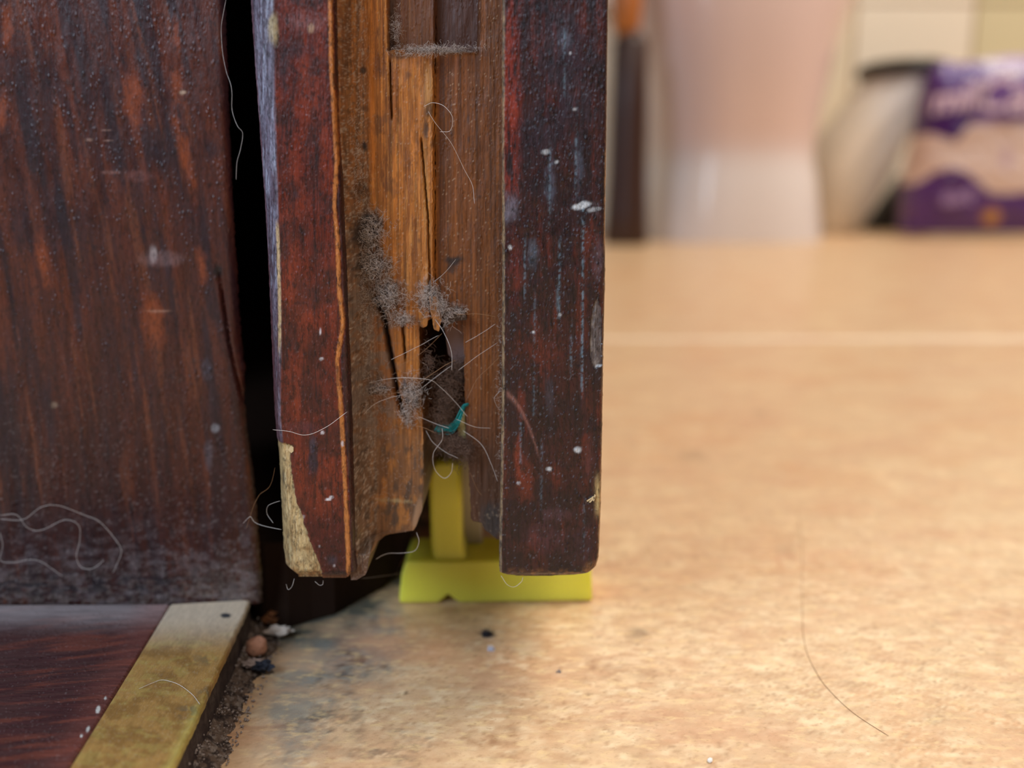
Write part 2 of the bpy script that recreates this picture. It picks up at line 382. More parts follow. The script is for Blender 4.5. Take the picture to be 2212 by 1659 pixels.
# ================================================================ JAMB (left) and THRESHOLD
def bound_noise(p, a, s): return a * (fbm(p / 12, p * 0 + s, 3, s) - 0.5) * 2
jamb_R = lambda p: np.interp(p, [-80, 0, 140, 300, 480, 600, 740, 800, 860, 960, 1060, 1180, 1260, 1300], [480, 482, 488, 493, 501, 508, 517, 526, 522, 534, 546, 556, 562, 563])
def jamb_paint(px, py, Z):
    c = np.zeros(px.shape + (3,)) + lin((70, 33, 25))
    sl = px + (-0.17) * (py - 300) - 14 * np.sin(py / 330.)   # the figure of the wood leans
    g1 = fbm(sl / 26, py / 330, 4, 3); g2 = fbm(sl / 9 + 40, py / 160, 4, 8); g3 = fbm(sl / 3.0, py / 60, 3, 12)
    c = mixc(c, (98, 46, 27), ss(0.42, 0.72, g1) * 0.7)
    c = mixc(c, (48, 28, 32), ss(0.45, 0.72, g2) * 0.55)
    c = mixc(c, (36, 26, 34), ss(0.52, 0.72, fbm(sl / 30 + 9, py / 300 + 5, 4, 23)) * 0.7)
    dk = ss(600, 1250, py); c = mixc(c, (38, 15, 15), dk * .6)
    c = mixc(c, (112, 60, 36), ss(0.60, 0.76, fbm(sl / 14 + 3, py / 260 + 2, 4, 44)) * 0.55)
    c = c * (0.8 + 0.4 * g3)[..., None]
    for (a, b, rx, ry, an) in [(385, 90, 9, 60, -8), (400, 330, 14, 110, -14), (290, 210, 26, 70, -3), (92, 560, 16, 60, -12), (15, 60, 14, 60, 0), (5, 240, 10, 50, 0), (435, 570, 12, 45, -10), (330, 690, 26, 70, -10), (380, 180, 12, 40, -8)]:
        c = mixc(c, (150, 72, 32), blob(px, py, a, b, rx, ry, 0.8, an, 0.5) * 0.6)
    for (a, b, rx, ry, an) in [(110, 180, 22, 70, -8), (225, 190, 12, 60, -8), (345, 320, 20, 60, -14), (455, 320, 22, 30, 0), (130, 470, 26, 70, -10), (55, 500, 30, 60, -10), (310, 500, 8, 30, 0)]:
        c = mixc(c, (30, 22, 32), blob(px, py, a, b, rx, ry, 0.8, an, 0.5) * 0.6)
    # scuffs and pale scratches
    for (a, b, rx, ry, col, s) in [(330, 552, 10, 24, (175, 165, 165), .6), (350, 560, 60, 20, (140, 112, 112), .35), (340, 672, 30, 3.5, (165, 125, 105), .65), (395, 200, 9, 5, (190, 165, 140), .8),
                                   (192, 302, 12, 2, (170, 140, 125), .8), (234, 303, 12, 2, (150, 120, 110), .7), (228, 281, 12, 1.8, (150, 120, 110), .6), (470, 585, 14, 18, (18, 16, 22), .9), (465, 925, 10, 10, (150, 150, 155), .6),
                                   (118, 875, 8, 8, (150, 130, 110), .6), (300, 380, 40, 14, (118, 76, 72), .5), (240, 372, 26, 4, (140, 100, 92), .5), (445, 800, 14, 30, (70, 66, 76), .6), (450, 980, 12, 36, (90, 84, 92), .5)]:
        c = mixc(c, col, blob(px, py, a, b, rx, ry, 0.6, 0, 0.3) * s)
    # dust along the foot of the post
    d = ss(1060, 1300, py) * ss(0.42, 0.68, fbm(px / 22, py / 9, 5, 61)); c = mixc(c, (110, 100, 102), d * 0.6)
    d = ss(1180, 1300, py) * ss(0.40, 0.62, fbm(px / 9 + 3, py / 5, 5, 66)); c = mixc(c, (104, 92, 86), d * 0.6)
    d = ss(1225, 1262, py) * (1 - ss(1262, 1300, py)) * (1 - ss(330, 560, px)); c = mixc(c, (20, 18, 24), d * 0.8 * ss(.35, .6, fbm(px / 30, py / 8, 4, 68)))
    d = ss(0.70, 0.76, fbm(px / 5, py / 3.4, 3, 71)) * ss(560, 1250, py); c = mixc(c, (150, 140, 138), d * 0.3)
    return c
def jamb_dy(px, py, u):
    R = jamb_R(py); d = R - px
    r = 16.0
    y = np.where(d < r, (1 - np.sqrt(np.clip(1 - ((r - d) / r) ** 2, 0, 1))) * 1.1, 0)
    # shallow split running down the edge
    cr = np.exp(-((px - np.interp(py, [440, 600, 740, 860], [462, 474, 494, 520])) / 3.0) ** 2) * ss(560, 640, py) * (1 - ss(830, 880, py))
    y = y + cr * 0.7
    return y + (fbm(px / 40, py / 200, 3, 5) - 0.5) * 0.35 + (fbm(px / 6, py / 30, 3, 15) - .5) * 0.05
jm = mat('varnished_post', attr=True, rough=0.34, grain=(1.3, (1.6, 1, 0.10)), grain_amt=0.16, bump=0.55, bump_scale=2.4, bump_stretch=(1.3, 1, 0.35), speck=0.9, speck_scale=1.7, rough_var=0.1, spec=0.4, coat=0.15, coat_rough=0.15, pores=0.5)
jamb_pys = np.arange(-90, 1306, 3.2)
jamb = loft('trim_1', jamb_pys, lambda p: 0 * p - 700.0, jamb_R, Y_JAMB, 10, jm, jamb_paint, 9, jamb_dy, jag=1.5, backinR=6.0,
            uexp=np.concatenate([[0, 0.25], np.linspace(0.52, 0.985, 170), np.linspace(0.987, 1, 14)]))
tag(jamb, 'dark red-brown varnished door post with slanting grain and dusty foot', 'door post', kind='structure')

thr = empty('threshold', (-70, 90, 0)); tag(thr, 'dark red-brown wooden threshold edged with a worn brass strip', 'threshold')
def zpoly(name, poly, h, thick, m, paint=None, parent=thr, us=np.linspace(0, 1, 110)):
    """a strip lying at height h; its long edges are measured on the photograph (poly = left edge pts, right edge pts)"""
    Lp, Rp = poly; ts = np.linspace(0, 1, 200)
    Lw = np.array([onZ(*p, h)[:2] for p in Lp]); Rw = np.array([onZ(*p, h)[:2] for p in Rp])
    a = Lw[0] + (Lw[-1] - Lw[0]) * ts[:, None]; b = Rw[0] + (Rw[-1] - Rw[0]) * ts[:, None]
    if len(Lw) > 2: a = np.stack([np.interp(ts, np.linspace(0, 1, len(Lw)), Lw[:, k]) for k in (0, 1)], 1)
    b = b + (fbm(ts * 40, ts * 0, 3, 5) - 0.5)[:, None] * [0.25, 0]
    P = a[:, None, :] * (1 - us[None, :, None]) + b[:, None, :] * us[None, :, None]
    X, Y = P[..., 0], P[..., 1]
    V = np.stack([X, Y, 0 * X + h], -1); R, n = X.shape
    edge = np.minimum(us, 1 - us)[None, :] * np.abs(b - a)[:, :1]
    V[..., 2] -= np.clip(0.25 - edge, 0, 1) * 0.8
    px, py = proj(X, Y, 0 * X + h); cols = paint(px, py) if paint is not None else None
    V = V.reshape(-1, 3); idx = np.arange(R * n).reshape(R, n)
    fs = np.stack([idx[:-1, :-1].ravel(), idx[1:, :-1].ravel(), idx[1:, 1:].ravel(), idx[:-1, 1:].ravel()], 1).tolist()
    rim = idx[0].tolist() + idx[1:, -1].tolist() + idx[-1, -2::-1].tolist() + idx[-2:0:-1, 0].tolist()
    m0 = len(V); low = V[rim].copy(); low[:, 2] = h - thick; V = np.vstack([V, low]); N = len(rim)
    fs += [[rim[i], rim[(i + 1) % N], m0 + (i + 1) % N, m0 + i] for i in range(N)]; fs.append([m0 + i for i in range(N)])
    if cols is not None: cols = cols.reshape(-1, 3); cols = np.vstack([cols, cols[rim] * 0.9])
    o = mesh(name, V, fs, m, parent, cols, auto=50)
    return o
Bl = [(352, 1328), (368, 1306), (92, 1752)][1:]; Br = [(541, 1296), (327, 1760)]
def brass_paint(px, py):
    c = np.zeros(px.shape + (3,)) + lin((190, 148, 84))
    c = mixc(c, (150, 112, 58), ss(0.42, 0.62, fbm(px / 40, py / 30, 4, 3)) * 0.7)
    c = mixc(c, (196, 172, 96), ss(0.5, 0.7, fbm(px / 30 + 9, py / 10, 4, 6)) * 0.5)
    c = mixc(c, (222, 206, 182), (1 - ss(1325, 1420, py)) * 0.95)
    e = blob(px, py, 470, 1500, 45, 26, 0.8) + blob(px, py, 415, 1540, 40, 20, 0.8) + blob(px, py, 445, 1425, 30, 16, 0.8) * 0.7
    c = mixc(c, (110, 104, 84), np.clip(e, 0, 1) * ss(0.42, 0.6, fbm(px / 12, py / 9, 4, 16)) * 0.8)
    c = mixc(c, (52, 58, 66), blob(px, py, 488, 1329, 13, 6, 0.4))
    c = mixc(c, (214, 200, 108), ss(0.86, 1.0, (px - np.interp(py, [1306, 1752], [368, 92])) / np.interp(py, [1296, 1760], [172, 236])) * ss(1480, 1560, py) * 0.6)
    s = ss(0.70, 0.76, fbm(px / 3, py / 2, 2, 88)); return mixc(c, (220, 208, 180), s * 0.15)
brass_m = mat('worn_brass', attr=True, rough=0.42, metal=0.35, bump=0.5, bump_scale=2.0, bump_stretch=(1, 0.5, 1), rough_var=0.12, grain=(1.5, (2, 0.4, 1)), grain_amt=0.15)
bs = zpoly('brass_strip', (Bl, Br), H_THR + 0.15, 0.9, brass_m, brass_paint); tag(bs, 'worn brass strip dulled with dust')
def thr_paint(px, py):
    c = np.zeros(px.shape + (3,)) + lin((70, 42, 40))
    sl = py + px * 0.12
    g = fbm(sl / 5, px / 130, 4, 3); c = mixc(c, (62, 28, 30), ss(0.44, 0.62, g) * 0.7)
    c = mixc(c, (112, 58, 44), ss(0.52, 0.7, fbm(sl / 9 + 4, px / 170, 4, 13)) * 0.7)
    c = mixc(c, (142, 134, 136), (1 - ss(1322, 1385, py + 14 * fbm(px / 40, py / 9, 3, 4))) * 0.8)
    s = ss(0.72, 0.78, fbm(px / 3.2, py / 2.2, 3, 29)); c = mixc(c, (150, 140, 140), s * 0.22)
    ed = ss(0.90, 0.985, (px + 700) / (np.interp(py, [1306, 1752], [368, 92]) + 700)); c = mixc(c, (134, 76, 64), ed * 0.35)
    for (a, b, rx, ry) in [(212, 1533, 5, 8), (190, 1575, 4, 7), (228, 1508, 3, 4), (176, 1590, 3, 4)]: c = mixc(c, (205, 205, 200), blob(px, py, a, b, rx, ry, .5, 20, .5))
    return c
thr_m = mat('threshold_wood', attr=True, rough=0.42, grain=(1.2, (0.16, 1.5, 1)), grain_amt=0.3, bump=0.5, bump_scale=2.0, bump_stretch=(0.3, 1.6, 1), rough_var=0.1, speck=0.6, speck_scale=1.5)
Tl = [(-520, 1306), (-560, 1752)]
tb = zpoly('threshold_board', ([(-560, 1310), (-900, 1752)], [(367, 1306), (91, 1752)]), H_THR - 0.05, H_THR - 0.3, thr_m, thr_paint, us=np.concatenate([[0, .2], np.linspace(.4, 1, 260)]))
side_m = mat('threshold_side', (66, 50, 46), rough=0.85, bump=0.9, bump_scale=1.5, blot=[(0.5, (1, 1, 1), (112, 98, 88), 0.45, 0.7, 0.6), (1.8, (1, 1, 1), (34, 26, 26), 0.5, 0.7, 0.7)])
box_l = [onZ(372, 1306, H_THR), onZ(96, 1752, H_THR), onZ(326, 1760, H_THR), onZ(540, 1296, H_THR)]
v = [(p[0] - (0 if i in (0, 1) else 0.25), p[1], H_THR - 0.8) for i, p in enumerate(box_l)] + [(p[0] - (0 if i in (0, 1) else 0.0), p[1], 0.05) for i, p in enumerate(box_l)]
mesh('side_board', v, [(0, 3, 2, 1), (4, 5, 6, 7), (0, 1, 5, 4), (1, 2, 6, 5), (2, 3, 7, 6), (3, 0, 4, 7)], side_m, thr, smooth=False)

# caked dirt in the corner between threshold and floor
dirt_m = mat('caked_dirt', attr=True, rough=0.95, bump=1.0, bump_scale=2.2, dist=0.0005, rough_var=0.0, spec=0.2)
A = np.array([onZ(545, 1292, 0)[:2], onZ(370, 1760, 0)[:2]]); Bp = np.array([onZ(632, 1325, 0)[:2], onZ(606, 1430, 0)[:2], onZ(560, 1490, 0)[:2], onZ(520, 1590, 0)[:2], onZ(480, 1760, 0)[:2]])
ts = np.linspace(0, 1, 240); us = np.linspace(0, 1, 60)
a = A[0] + (A[1] - A[0]) * ts[:, None] + [-1.2, 0]; b = np.stack([np.interp(ts, np.linspace(0, 1, 5), Bp[:, k]) for k in (0, 1)], 1) + (fbm(ts * 30, ts * 0, 4, 3) - 0.5)[:, None] * [2.0, 0]
P = a[:, None] * (1 - us[None, :, None]) + b[:, None] * us[None, :, None]; X, Y = P[..., 0], P[..., 1]
hh = (1 - us[None, :]) ** 1.6 * 2.1 + (fbm(X * 1.3, Y * 1.3, 4, 8) - 0.45) * 1.0 * (1 - us[None, :]) ** 0.6 - 0.05 - 0.2 * us[None, :] ** 4
V = np.stack([X, Y, np.maximum(hh, -0.3)], -1).reshape(-1, 3); R, n = X.shape; idx = np.arange(R * n).reshape(R, n)
cc = np.zeros(X.shape + (3,)) + lin((122, 102, 88)); cc = mixc(cc, (70, 58, 54), ss(0.45, 0.65, fbm(X * 1.6, Y * 1.2, 4, 2))); cc = mixc(cc, (165, 150, 138), ss(0.58, 0.7, fbm(X * 3, Y * 2.4, 3, 22)) * 0.7)
o = mesh('caked_dirt', V, np.stack([idx[:-1, :-1].ravel(), idx[1:, :-1].ravel(), idx[1:, 1:].ravel(), idx[:-1, 1:].ravel()], 1).tolist(), dirt_m, None, cc.reshape(-1, 3))
tag(o, 'crumbly grey-brown dirt caked along the foot of the threshold', 'dirt', kind='stuff')

# near-black walls added behind the post to keep the gap dark
gap_shade_m = mat('gap_shade_dark', (20, 14, 12), rough=0.95, spec=.1); shade_block_m = mat('shade_block_dark', (44, 30, 22), rough=0.95, spec=.1, bump=.8)
box('gap_shade_wall', (-130, 420, 0.3), (-33, 440, 2200), gap_shade_m, jamb)
box('gap_shade_wall', (-140, 134, 0.3), (-130, 440, 2200), gap_shade_m, jamb)
box('gap_shade_wall', (-33, 420, 0.3), (-29.5, 780, 2200), gap_shade_m, jamb)
sv = [(-130, 136), (-39.5, 136), (-38, 127), (-36, 126.5), (-33, 127), (-30, 129.5), (-27, 131.5), (-24, 136.5), (-21, 141), (-19.5, 146), (-18.6, 160), (-18.6, 420), (-130, 420)]; ns = len(sv)
mesh('shade_block', [(x, y, .1) for x, y in sv] + [(x - .4, y + 2.5, 12.5) for x, y in sv], [tuple(range(ns))[::-1], tuple(range(ns, 2 * ns))] + [(i, (i + 1) % ns, (i + 1) % ns + ns, i + ns) for i in range(ns)], shade_block_m, thr, smooth=False)  # added block under the door, standing in for the black shade there
# ================================================================ DOOR
door = empty('door_1', ((-8.5), Y_DOOR, 16)); tag(door, 'worn red-brown sliding door seen edge-on with rotted open bottom', 'door', kind='structure')
LL = pl([(-90, 526), (0, 530), (150, 540), (300, 551), (450, 562), (600, 570), (900, 583), (1000, 592), (1200, 602), (1236, 607), (1246, 620), (1252, 640)])
LR = pl([(-90, 721), (0, 722), (250, 727), (400, 737), (600, 745), (900, 757), (1100, 762), (1200, 764), (1235, 768), (1252, 750)])
LB = pl([(-90, 592), (0, 592), (250, 596), (480, 602), (560, 606), (700, 608), (900, 606), (960, 612), (1250, 640)])   # line where the rounded arris meets the face
seamL = pl([(0, 713), (150, 716), (250, 722), (350, 727), (440, 722), (520, 729), (620, 732), (700, 741), (780, 728), (860, 735), (1000, 743), (1100, 748), (1200, 752), (1240, 752)])
bare_edge = pl([(940, 585), (955, 610), (963, 632), (975, 627), (1000, 627), (1040, 632), (1085, 640), (1110, 650), (1145, 661), (1170, 668), (1200, 682), (1235, 694), (1262, 692)])
def wood_grain(px, py, Z, s):
    zz = -Z * 18.0
    return fbm(px / 3.2 + s, zz / 80, 4, int(s) + 2), fbm(px / 16 + s, zz / 130, 4, int(s) + 7), fbm(px / 34 + s, zz / 46, 4, int(s) + 11)
def left_paint(px, py, Z):
    g1, g2, g3 = wood_grain(px, py, Z, 3)
    c = np.zeros(px.shape + (3,)) + lin((96, 34, 20))
    c = mixc(c, (122, 48, 26), ss(0.40, 0.70, g2) * 0.75)
    c = mixc(c, (58, 26, 22), ss(0.42, 0.68, g3) * 0.7)
    c = mixc(c, (34, 16, 18), ss(0.54, 0.70, g1) * 0.6)
    c = mixc(c, (66, 22, 22), ss(1080, 1140, py) * 0.7)
    for (a, b, rx, ry) in [(655, 145, 18, 50), (650, 240, 18, 60), (655, 430, 16, 60), (700, 330, 12, 100), (630, 620, 16, 80), (655, 700, 20, 70), (640, 830, 14, 60), (640, 1050, 20, 60), (640, 330, 16, 60)]:
        c = mixc(c, (136, 54, 28), blob(px, py, a, b, rx, ry, 0.9, 0, 0.5) * 0.5)
    # smoky grey wear at the top and black smudges
    for (a, b, rx, ry, col, s) in [(655, 48, 50, 22, (130, 92, 92), .55), (640, 110, 40, 20, (60, 32, 36), .6), (612, 150, 14, 60, (58, 40, 46), .7), (672, 60, 8, 12, (190, 160, 130), .6),
                                   (676, 995, 13, 36, (40, 36, 48), .9), (676, 960, 9, 20, (60, 54, 66), .8), (660, 925, 40, 16, (84, 50, 56), .45), (718, 1210, 14, 14, (60, 66, 80), .5), (740, 1240, 40, 14, (60, 40, 38), .8),
                                   (735, 290, 4, 60, (70, 52, 70), .5), (640, 420, 5, 10, (60, 50, 60), .5)]:
        c = mixc(c, col, blob(px, py, a, b, rx, ry, 0.7, 0, 0.4) * s)
    # the narrow line of bare wood beside the groove
    wl = 4.0 + 3.5 * fbm(py / 20, py * 0, 3, 4)
    d = np.abs(px - seamL(py) - 2 * (fbm(py / 9, 0 * py, 3, 9) - 0.5)); c = mixc(c, (196, 124, 62), (1 - ss(wl * 0.55, wl, d)) * np.where((py > 790) & (py < 835), .4, .9))
    c = mixc(c, (48, 22, 22), ss(5, 9, px - seamL(py)) * 0.8)
    # rounded arris: cool window sheen painted blue-grey, worn through to pale wood beside the face
    LBv = LB(py)
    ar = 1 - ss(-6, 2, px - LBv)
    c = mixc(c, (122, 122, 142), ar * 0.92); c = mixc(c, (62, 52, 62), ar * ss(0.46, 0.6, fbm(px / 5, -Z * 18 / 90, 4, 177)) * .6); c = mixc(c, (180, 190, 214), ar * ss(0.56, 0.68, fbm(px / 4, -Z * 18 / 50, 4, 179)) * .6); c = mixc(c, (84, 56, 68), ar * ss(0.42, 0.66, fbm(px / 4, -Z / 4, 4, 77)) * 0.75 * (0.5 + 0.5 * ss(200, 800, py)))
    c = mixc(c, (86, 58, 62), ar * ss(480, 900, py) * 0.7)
    c = mixc(c, (92, 44, 50), (1 - ss(0, 9, px - LL(py))) * 0.7)
    pale = (1 - ss(2.5, 5.0, np.abs(px - LBv + 3 + 3 * fbm(py / 16, 0 * py, 3, 5)))) * ss(470, 500, py) * (1 - ss(720, 780, py)); c = mixc(c, (196, 170, 128), pale * 0.95)
    pale = blob(px, py, 590, 62, 13, 42, 0.6); c = mixc(c, (178, 162, 120), pale * 0.8)
    # white specks
    for (a, b, rx, ry, s) in [(708, 1079, 8, 3.5, .95), (716, 1074, 5, 3, .8), (697, 935, 4, 4, .7), (692, 718, 3, 9, .7), (694, 775, 6, 4, .6), (655, 1117, 4, 5, .6), (740, 958, 4, 7, .7), (722, 1222, 4, 5, .4), (690, 1180, 3, 3, .4)]:
        c = mixc(c, (225, 222, 225), blob(px, py, a, b, rx, ry, .5, 0, .5) * s)
    sc2 = ss(0.74, 0.80, fbm(px / 3, -Z * 5, 3, 91)); c = mixc(c, (150, 120, 120), sc2 * 0.3)
    # bare pale wood where the veneer has broken away at the foot
    be = bare_edge(py) + 5 * (fbm(py / 6, 0 * py, 3, 8) - 0.5)
    m_ = (1 - ss(-1.0, 1.5, px - be)) * ss(955, 962, py)
    gr = fbm(px / 2.2, py / 34, 4, 51)
    bare = np.zeros(px.shape + (3,)) + lin((198, 172, 122)); bare = mixc(bare, (150, 120, 78), ss(0.45, 0.7, gr) * 0.8); bare = mixc(bare, (222, 204, 160), ss(0.55, 0.75, fbm(px / 3, py / 22, 3, 53)) * 0.6)
    bare = mixc(bare, (66, 60, 50), (1 - ss(2, 8, px - LL(py))) * ss(0.45, 0.6, fbm(px / 4, py / 26, 3, 59)) * (1 - ss(1060, 1120, py)) * .9)
    bare = mixc(bare, (70, 62, 48), blob(px, py, 608, 1030, 5, 26, .8, 0, .6) * 0.8); bare = mixc(bare, (120, 88, 50), blob(px, py, 660, 1187, 24, 4, .8, 5, .7) * .7 + blob(px, py, 615, 1160, 8, 14, .9) * .3)
    bare = mixc(bare, (176, 122, 66), ss(1205, 1245, py) * 0.7 * ss(0.4, 0.6, fbm(px / 10, py / 10, 3, 3)))
    c = c * (1 - m_[..., None]) + bare * m_[..., None]
    lip = (1 - ss(0, 6, np.abs(px - be - 3))) * ss(962, 970, py); c = mixc(c, (110, 52, 40), lip * 0.5)
    c = mixc(c, (118, 78, 48), ss(1238, 1252, py) * 0.6)
    return c
def left_dy(px, py, u):
    LBv = LB(py); LLv = LL(py); t = np.clip((LBv - px) / np.maximum(LBv - LLv, 1), 0, 1)
    y = t ** 1.6 * 2.3
    R = LR(py); d = R - px; y = y + np.where(d < 7, ((7 - d) / 7) ** 2 * 0.5, 0)
    y = y + ss(1232, 1254, py) * 0.9
    be = bare_edge(py) + 5 * (fbm(py / 6, 0 * py, 3, 8) - 0.5)
    y = y + (1 - ss(-1.2, 1.2, px - be)) * ss(955, 962, py) * 0.35
    y = y + (fbm(px / 3, py / 40, 3, 5) - .5) * 0.06
    y = y + np.exp(-((px - seamL(py) - 6) / 2.2) ** 2) * 0.15
    return y
vm = mat('red_varnish', attr=True, rough=0.30, grain=(1.6, (2.2, 1, 0.16)), grain_amt=0.20, bump=0.75, bump_scale=2.6, bump_stretch=(1.6, 1, 0.45), speck=0.7, speck_scale=2.0, rough_var=0.14, spec=0.4, coat=0.25, coat_rough=0.12, pores=0.65)
pys_f = np.concatenate([np.arange(-90, 1236, 2.6), np.arange(1236, 1254.5, 1.3)])
loft('side_panel', pys_f, LL, LR, Y_DOOR, 90, vm, left_paint, 690, left_dy, door, jag=1.0, seed=2)
tag(bpy.data.objects['side_panel'], 'red-brown varnished side with pale chipped corner')

RL = pl([(-90, 1085), (0, 1085), (300, 1084), (600, 1085), (850, 1084), (1000, 1082), (1200, 1078), (1238, 1079), (1246, 1092), (1249, 1110)])
RR = pl([(-90, 1316), (0, 1315), (120, 1313), (300, 1311), (470, 1308), (600, 1308), (760, 1304), (900, 1302), (1080, 1299), (1160, 1296), (1205, 1294), (1225, 1288), (1240, 1272), (1246, 1250), (1249, 1200)])
def right_paint(px, py, Z):
    g1, g2, g3 = wood_grain(px, py, Z, 21)
    c = np.zeros(px.shape + (3,)) + lin((56, 24, 22))
    c = mixc(c, (98, 38, 24), ss(0.50, 0.72, g2) * 0.65)
    c = mixc(c, (34, 19, 24), ss(0.45, 0.62, g3) * 0.7)
    c = mixc(c, (26, 14, 16), ss(0.52, 0.68, g1) * 0.6)
    red = (1 - ss(10, 42, px - 1092 + 22 * (fbm(py / 50, px / 20, 3, 6) - 0.5))) * (1 - ss(380, 460, py)); c = mixc(c, (138, 50, 34), red * 0.8 * ss(0.30, 0.55, fbm(px / 7, py / 50, 3, 17)))
    for (a, b, rx, ry, col, s) in [(1108, 240, 20, 60, (150, 56, 34), .5), (1112, 580, 20, 90, (112, 40, 28), .5), (1120, 990, 10, 60, (150, 62, 34), .55), (1135, 1040, 22, 50, (120, 48, 28), .6), (1180, 760, 60, 40, (104, 42, 26), .4), (1125, 870, 10, 50, (130, 50, 32), .45),
                                   (1200, 480, 50, 60, (54, 22, 22), .4), (1215, 150, 70, 150, (56, 42, 52), .5), (1170, 300, 50, 70, (48, 34, 44), .5),
                                   (1105, 450, 20, 40, (118, 112, 126), .75), (1220, 88, 22, 30, (92, 98, 112), .45), (1190, 400, 14, 60, (84, 90, 106), .55), (1250, 360, 12, 70, (78, 88, 104), .5), (1150, 545, 14, 36, (92, 104, 118), .5), (1205, 650, 5, 30, (92, 110, 122), .6),
                                   (1188, 850, 12, 50, (64, 66, 78), .5), (1292, 560, 14, 50, (96, 70, 74), .7), (1180, 1160, 60, 40, (84, 48, 54), .5), (1200, 1110, 40, 16, (88, 60, 68), .5), (1255, 1180, 30, 60, (58, 34, 40), .5), (1270, 990, 12, 50, (96, 50, 46), .6), (1230, 1230, 60, 14, (30, 18, 20), .8),
                                   (1287, 450, 10, 18, (92, 76, 80), .7)]:
        c = mixc(c, col, blob(px, py, a, b, rx, ry, 0.8, 0, 0.5) * s)
    # dotted bluish scrape lines
    for (a, y0, y1, s) in [(1260, 440, 850, .75), (1220, 60, 200, .5), (1245, 280, 420, .6), (1188, 320, 480, .5), (1209, 520, 700, .6), (1134, 520, 640, .5), (1234, 700, 800, .5), (1125, 900, 1010, .45), (1155, 640, 900, .35), (1262, 1080, 1200, .3), (1170, 950, 1100, .3)]:
        m_ = np.exp(-((px - a + (py - y0) * 0.008) / 2.6) ** 2) * ss(y0 - 20, y0 + 10, py) * (1 - ss(y1 - 10, y1 + 20, py)) * ss(0.40, 0.6, fbm(px / 4, py / 5, 3, 81))
        c = mixc(c, (112, 140, 156), m_ * s)
    # flake of lifted lacquer
    fl_ = inpoly(px, py, [(1290, 640), (1299, 668), (1300, 790), (1283, 796), (1274, 770), (1275, 700), (1280, 665)]); c = mixc(c, (92, 82, 80), fl_ * 0.9); c = mixc(c, (150, 140, 132), fl_ * ss(0.5, 0.7, fbm(px / 3, py / 30, 3, 3)) * .7)
    for (a, b, rx, ry, s) in [(1247, 972, 8, 9, .95), (1187, 1013, 7, 6, .8), (1253, 444, 22, 8, .9), (1287, 452, 18, 5, .6), (1101, 534, 5, 6, .85), (1152, 717, 4, 4, .8), (1203, 350, 6, 6, .8), (1242, 236, 6, 5, .5), (1178, 328, 10, 6, .5), (1120, 1043, 6, 4, .6), (1294, 790, 8, 3, .6), (1210, 680, 4, 5, .5), (1232, 115, 3, 4, .6)]:
        c = mixc(c, (205, 212, 216), blob(px, py, a, b, rx, ry, .5, -8 if a != 1253 else -12, .5) * s)
    # diagonal gouge
    t = (px - 1094) / 56.0; m_ = np.exp(-((py - (850 + 30 * t + 62 * np.clip(t, 0, 2) ** 2)) / 7) ** 2) * ss(-0.05, 0.05, t) * (1 - ss(1.1, 1.35, t)); c = mixc(c, (142, 96, 86), m_ * 0.75)
    sc2 = ss(0.73, 0.79, fbm(px / 3, -Z * 5, 3, 93)); c = mixc(c, (120, 132, 146), sc2 * 0.4)
    # bare edges
    wl = 6 + 3 * (fbm(py / 18, 0 * py, 3, 14) - .3)
    le = 1 - ss(wl * 0.6, wl, px - RL(py)); c = mixc(c, (160, 136, 104), le * 0.85); c = mixc(c, (70, 72, 76), le * ss(0.5, 0.62, fbm(px / 3, py / 14, 3, 15)) * 0.6)
    re = 1 - ss(2, 6, RR(py) - px + 2 * fbm(py / 10, 0 * py, 3, 4)); k = np.maximum.reduce([ss(300, 340, py) * (1 - ss(520, 560, py)) * .7, ss(960, 1060, py) * .9, 0.25 + 0 * py]); c = mixc(c, (186, 140, 96), re * k)
    pe = np.exp(-((px - 1291) / 5.5) ** 2) * ss(1010, 1060, py) * (1 - ss(1085, 1130, py)); c = mixc(c, (206, 178, 120), pe * .9)
    bt = ss(1222, 1246, py) * ss(0.5, 0.62, fbm(px / 12, py / 8, 3, 44)) + blob(px, py, 1275, 1225, 16, 16, .8) * .8; c = mixc(c, (146, 98, 54), np.clip(bt, 0, 1) * 0.75)
    return c
def right_dy(px, py, u):
    R = RR(py); L = RL(py); d = R - px; e = px - L
    y = np.where(d < 9, (1 - np.sqrt(np.clip(1 - ((9 - d) / 9) ** 2, 0, 1))) * 0.5, 0) + np.where(e < 6, ((6 - e) / 6) ** 2 * 0.35, 0)
    y = y + ss(1228, 1251, py) ** 2 * 0.9
    fl_ = inpoly(px, py, [(1290, 640), (1299, 668), (1300, 790), (1283, 796), (1274, 770), (1275, 700), (1280, 665)]); y = y + fl_ * 0.22
    return y + (fbm(px / 3, py / 40, 3, 25) - .5) * 0.06 + (fbm(px / 30, py / 60, 3, 35) - .5) * 0.15
pys_r = np.concatenate([np.arange(-90, 1220, 2.6), np.arange(1220, 1250, 1.3)])
vm2 = mat('dark_varnish', attr=True, rough=0.28, grain=(1.6, (2.2, 1, 0.16)), grain_amt=0.20, bump=0.75, bump_scale=2.6, bump_stretch=(1.6, 1, 0.45), speck=0.9, speck_scale=1.8, rough_var=0.14, spec=0.4, coat=0.25, coat_rough=0.12, pores=0.65)
o = loft('side_panel', pys_r, RL, RR, Y_DOOR, 100, vm2, right_paint, 690, right_dy, door, jag=1.0, seed=4)
tag(o, 'near-black varnished side with bluish scrapes')

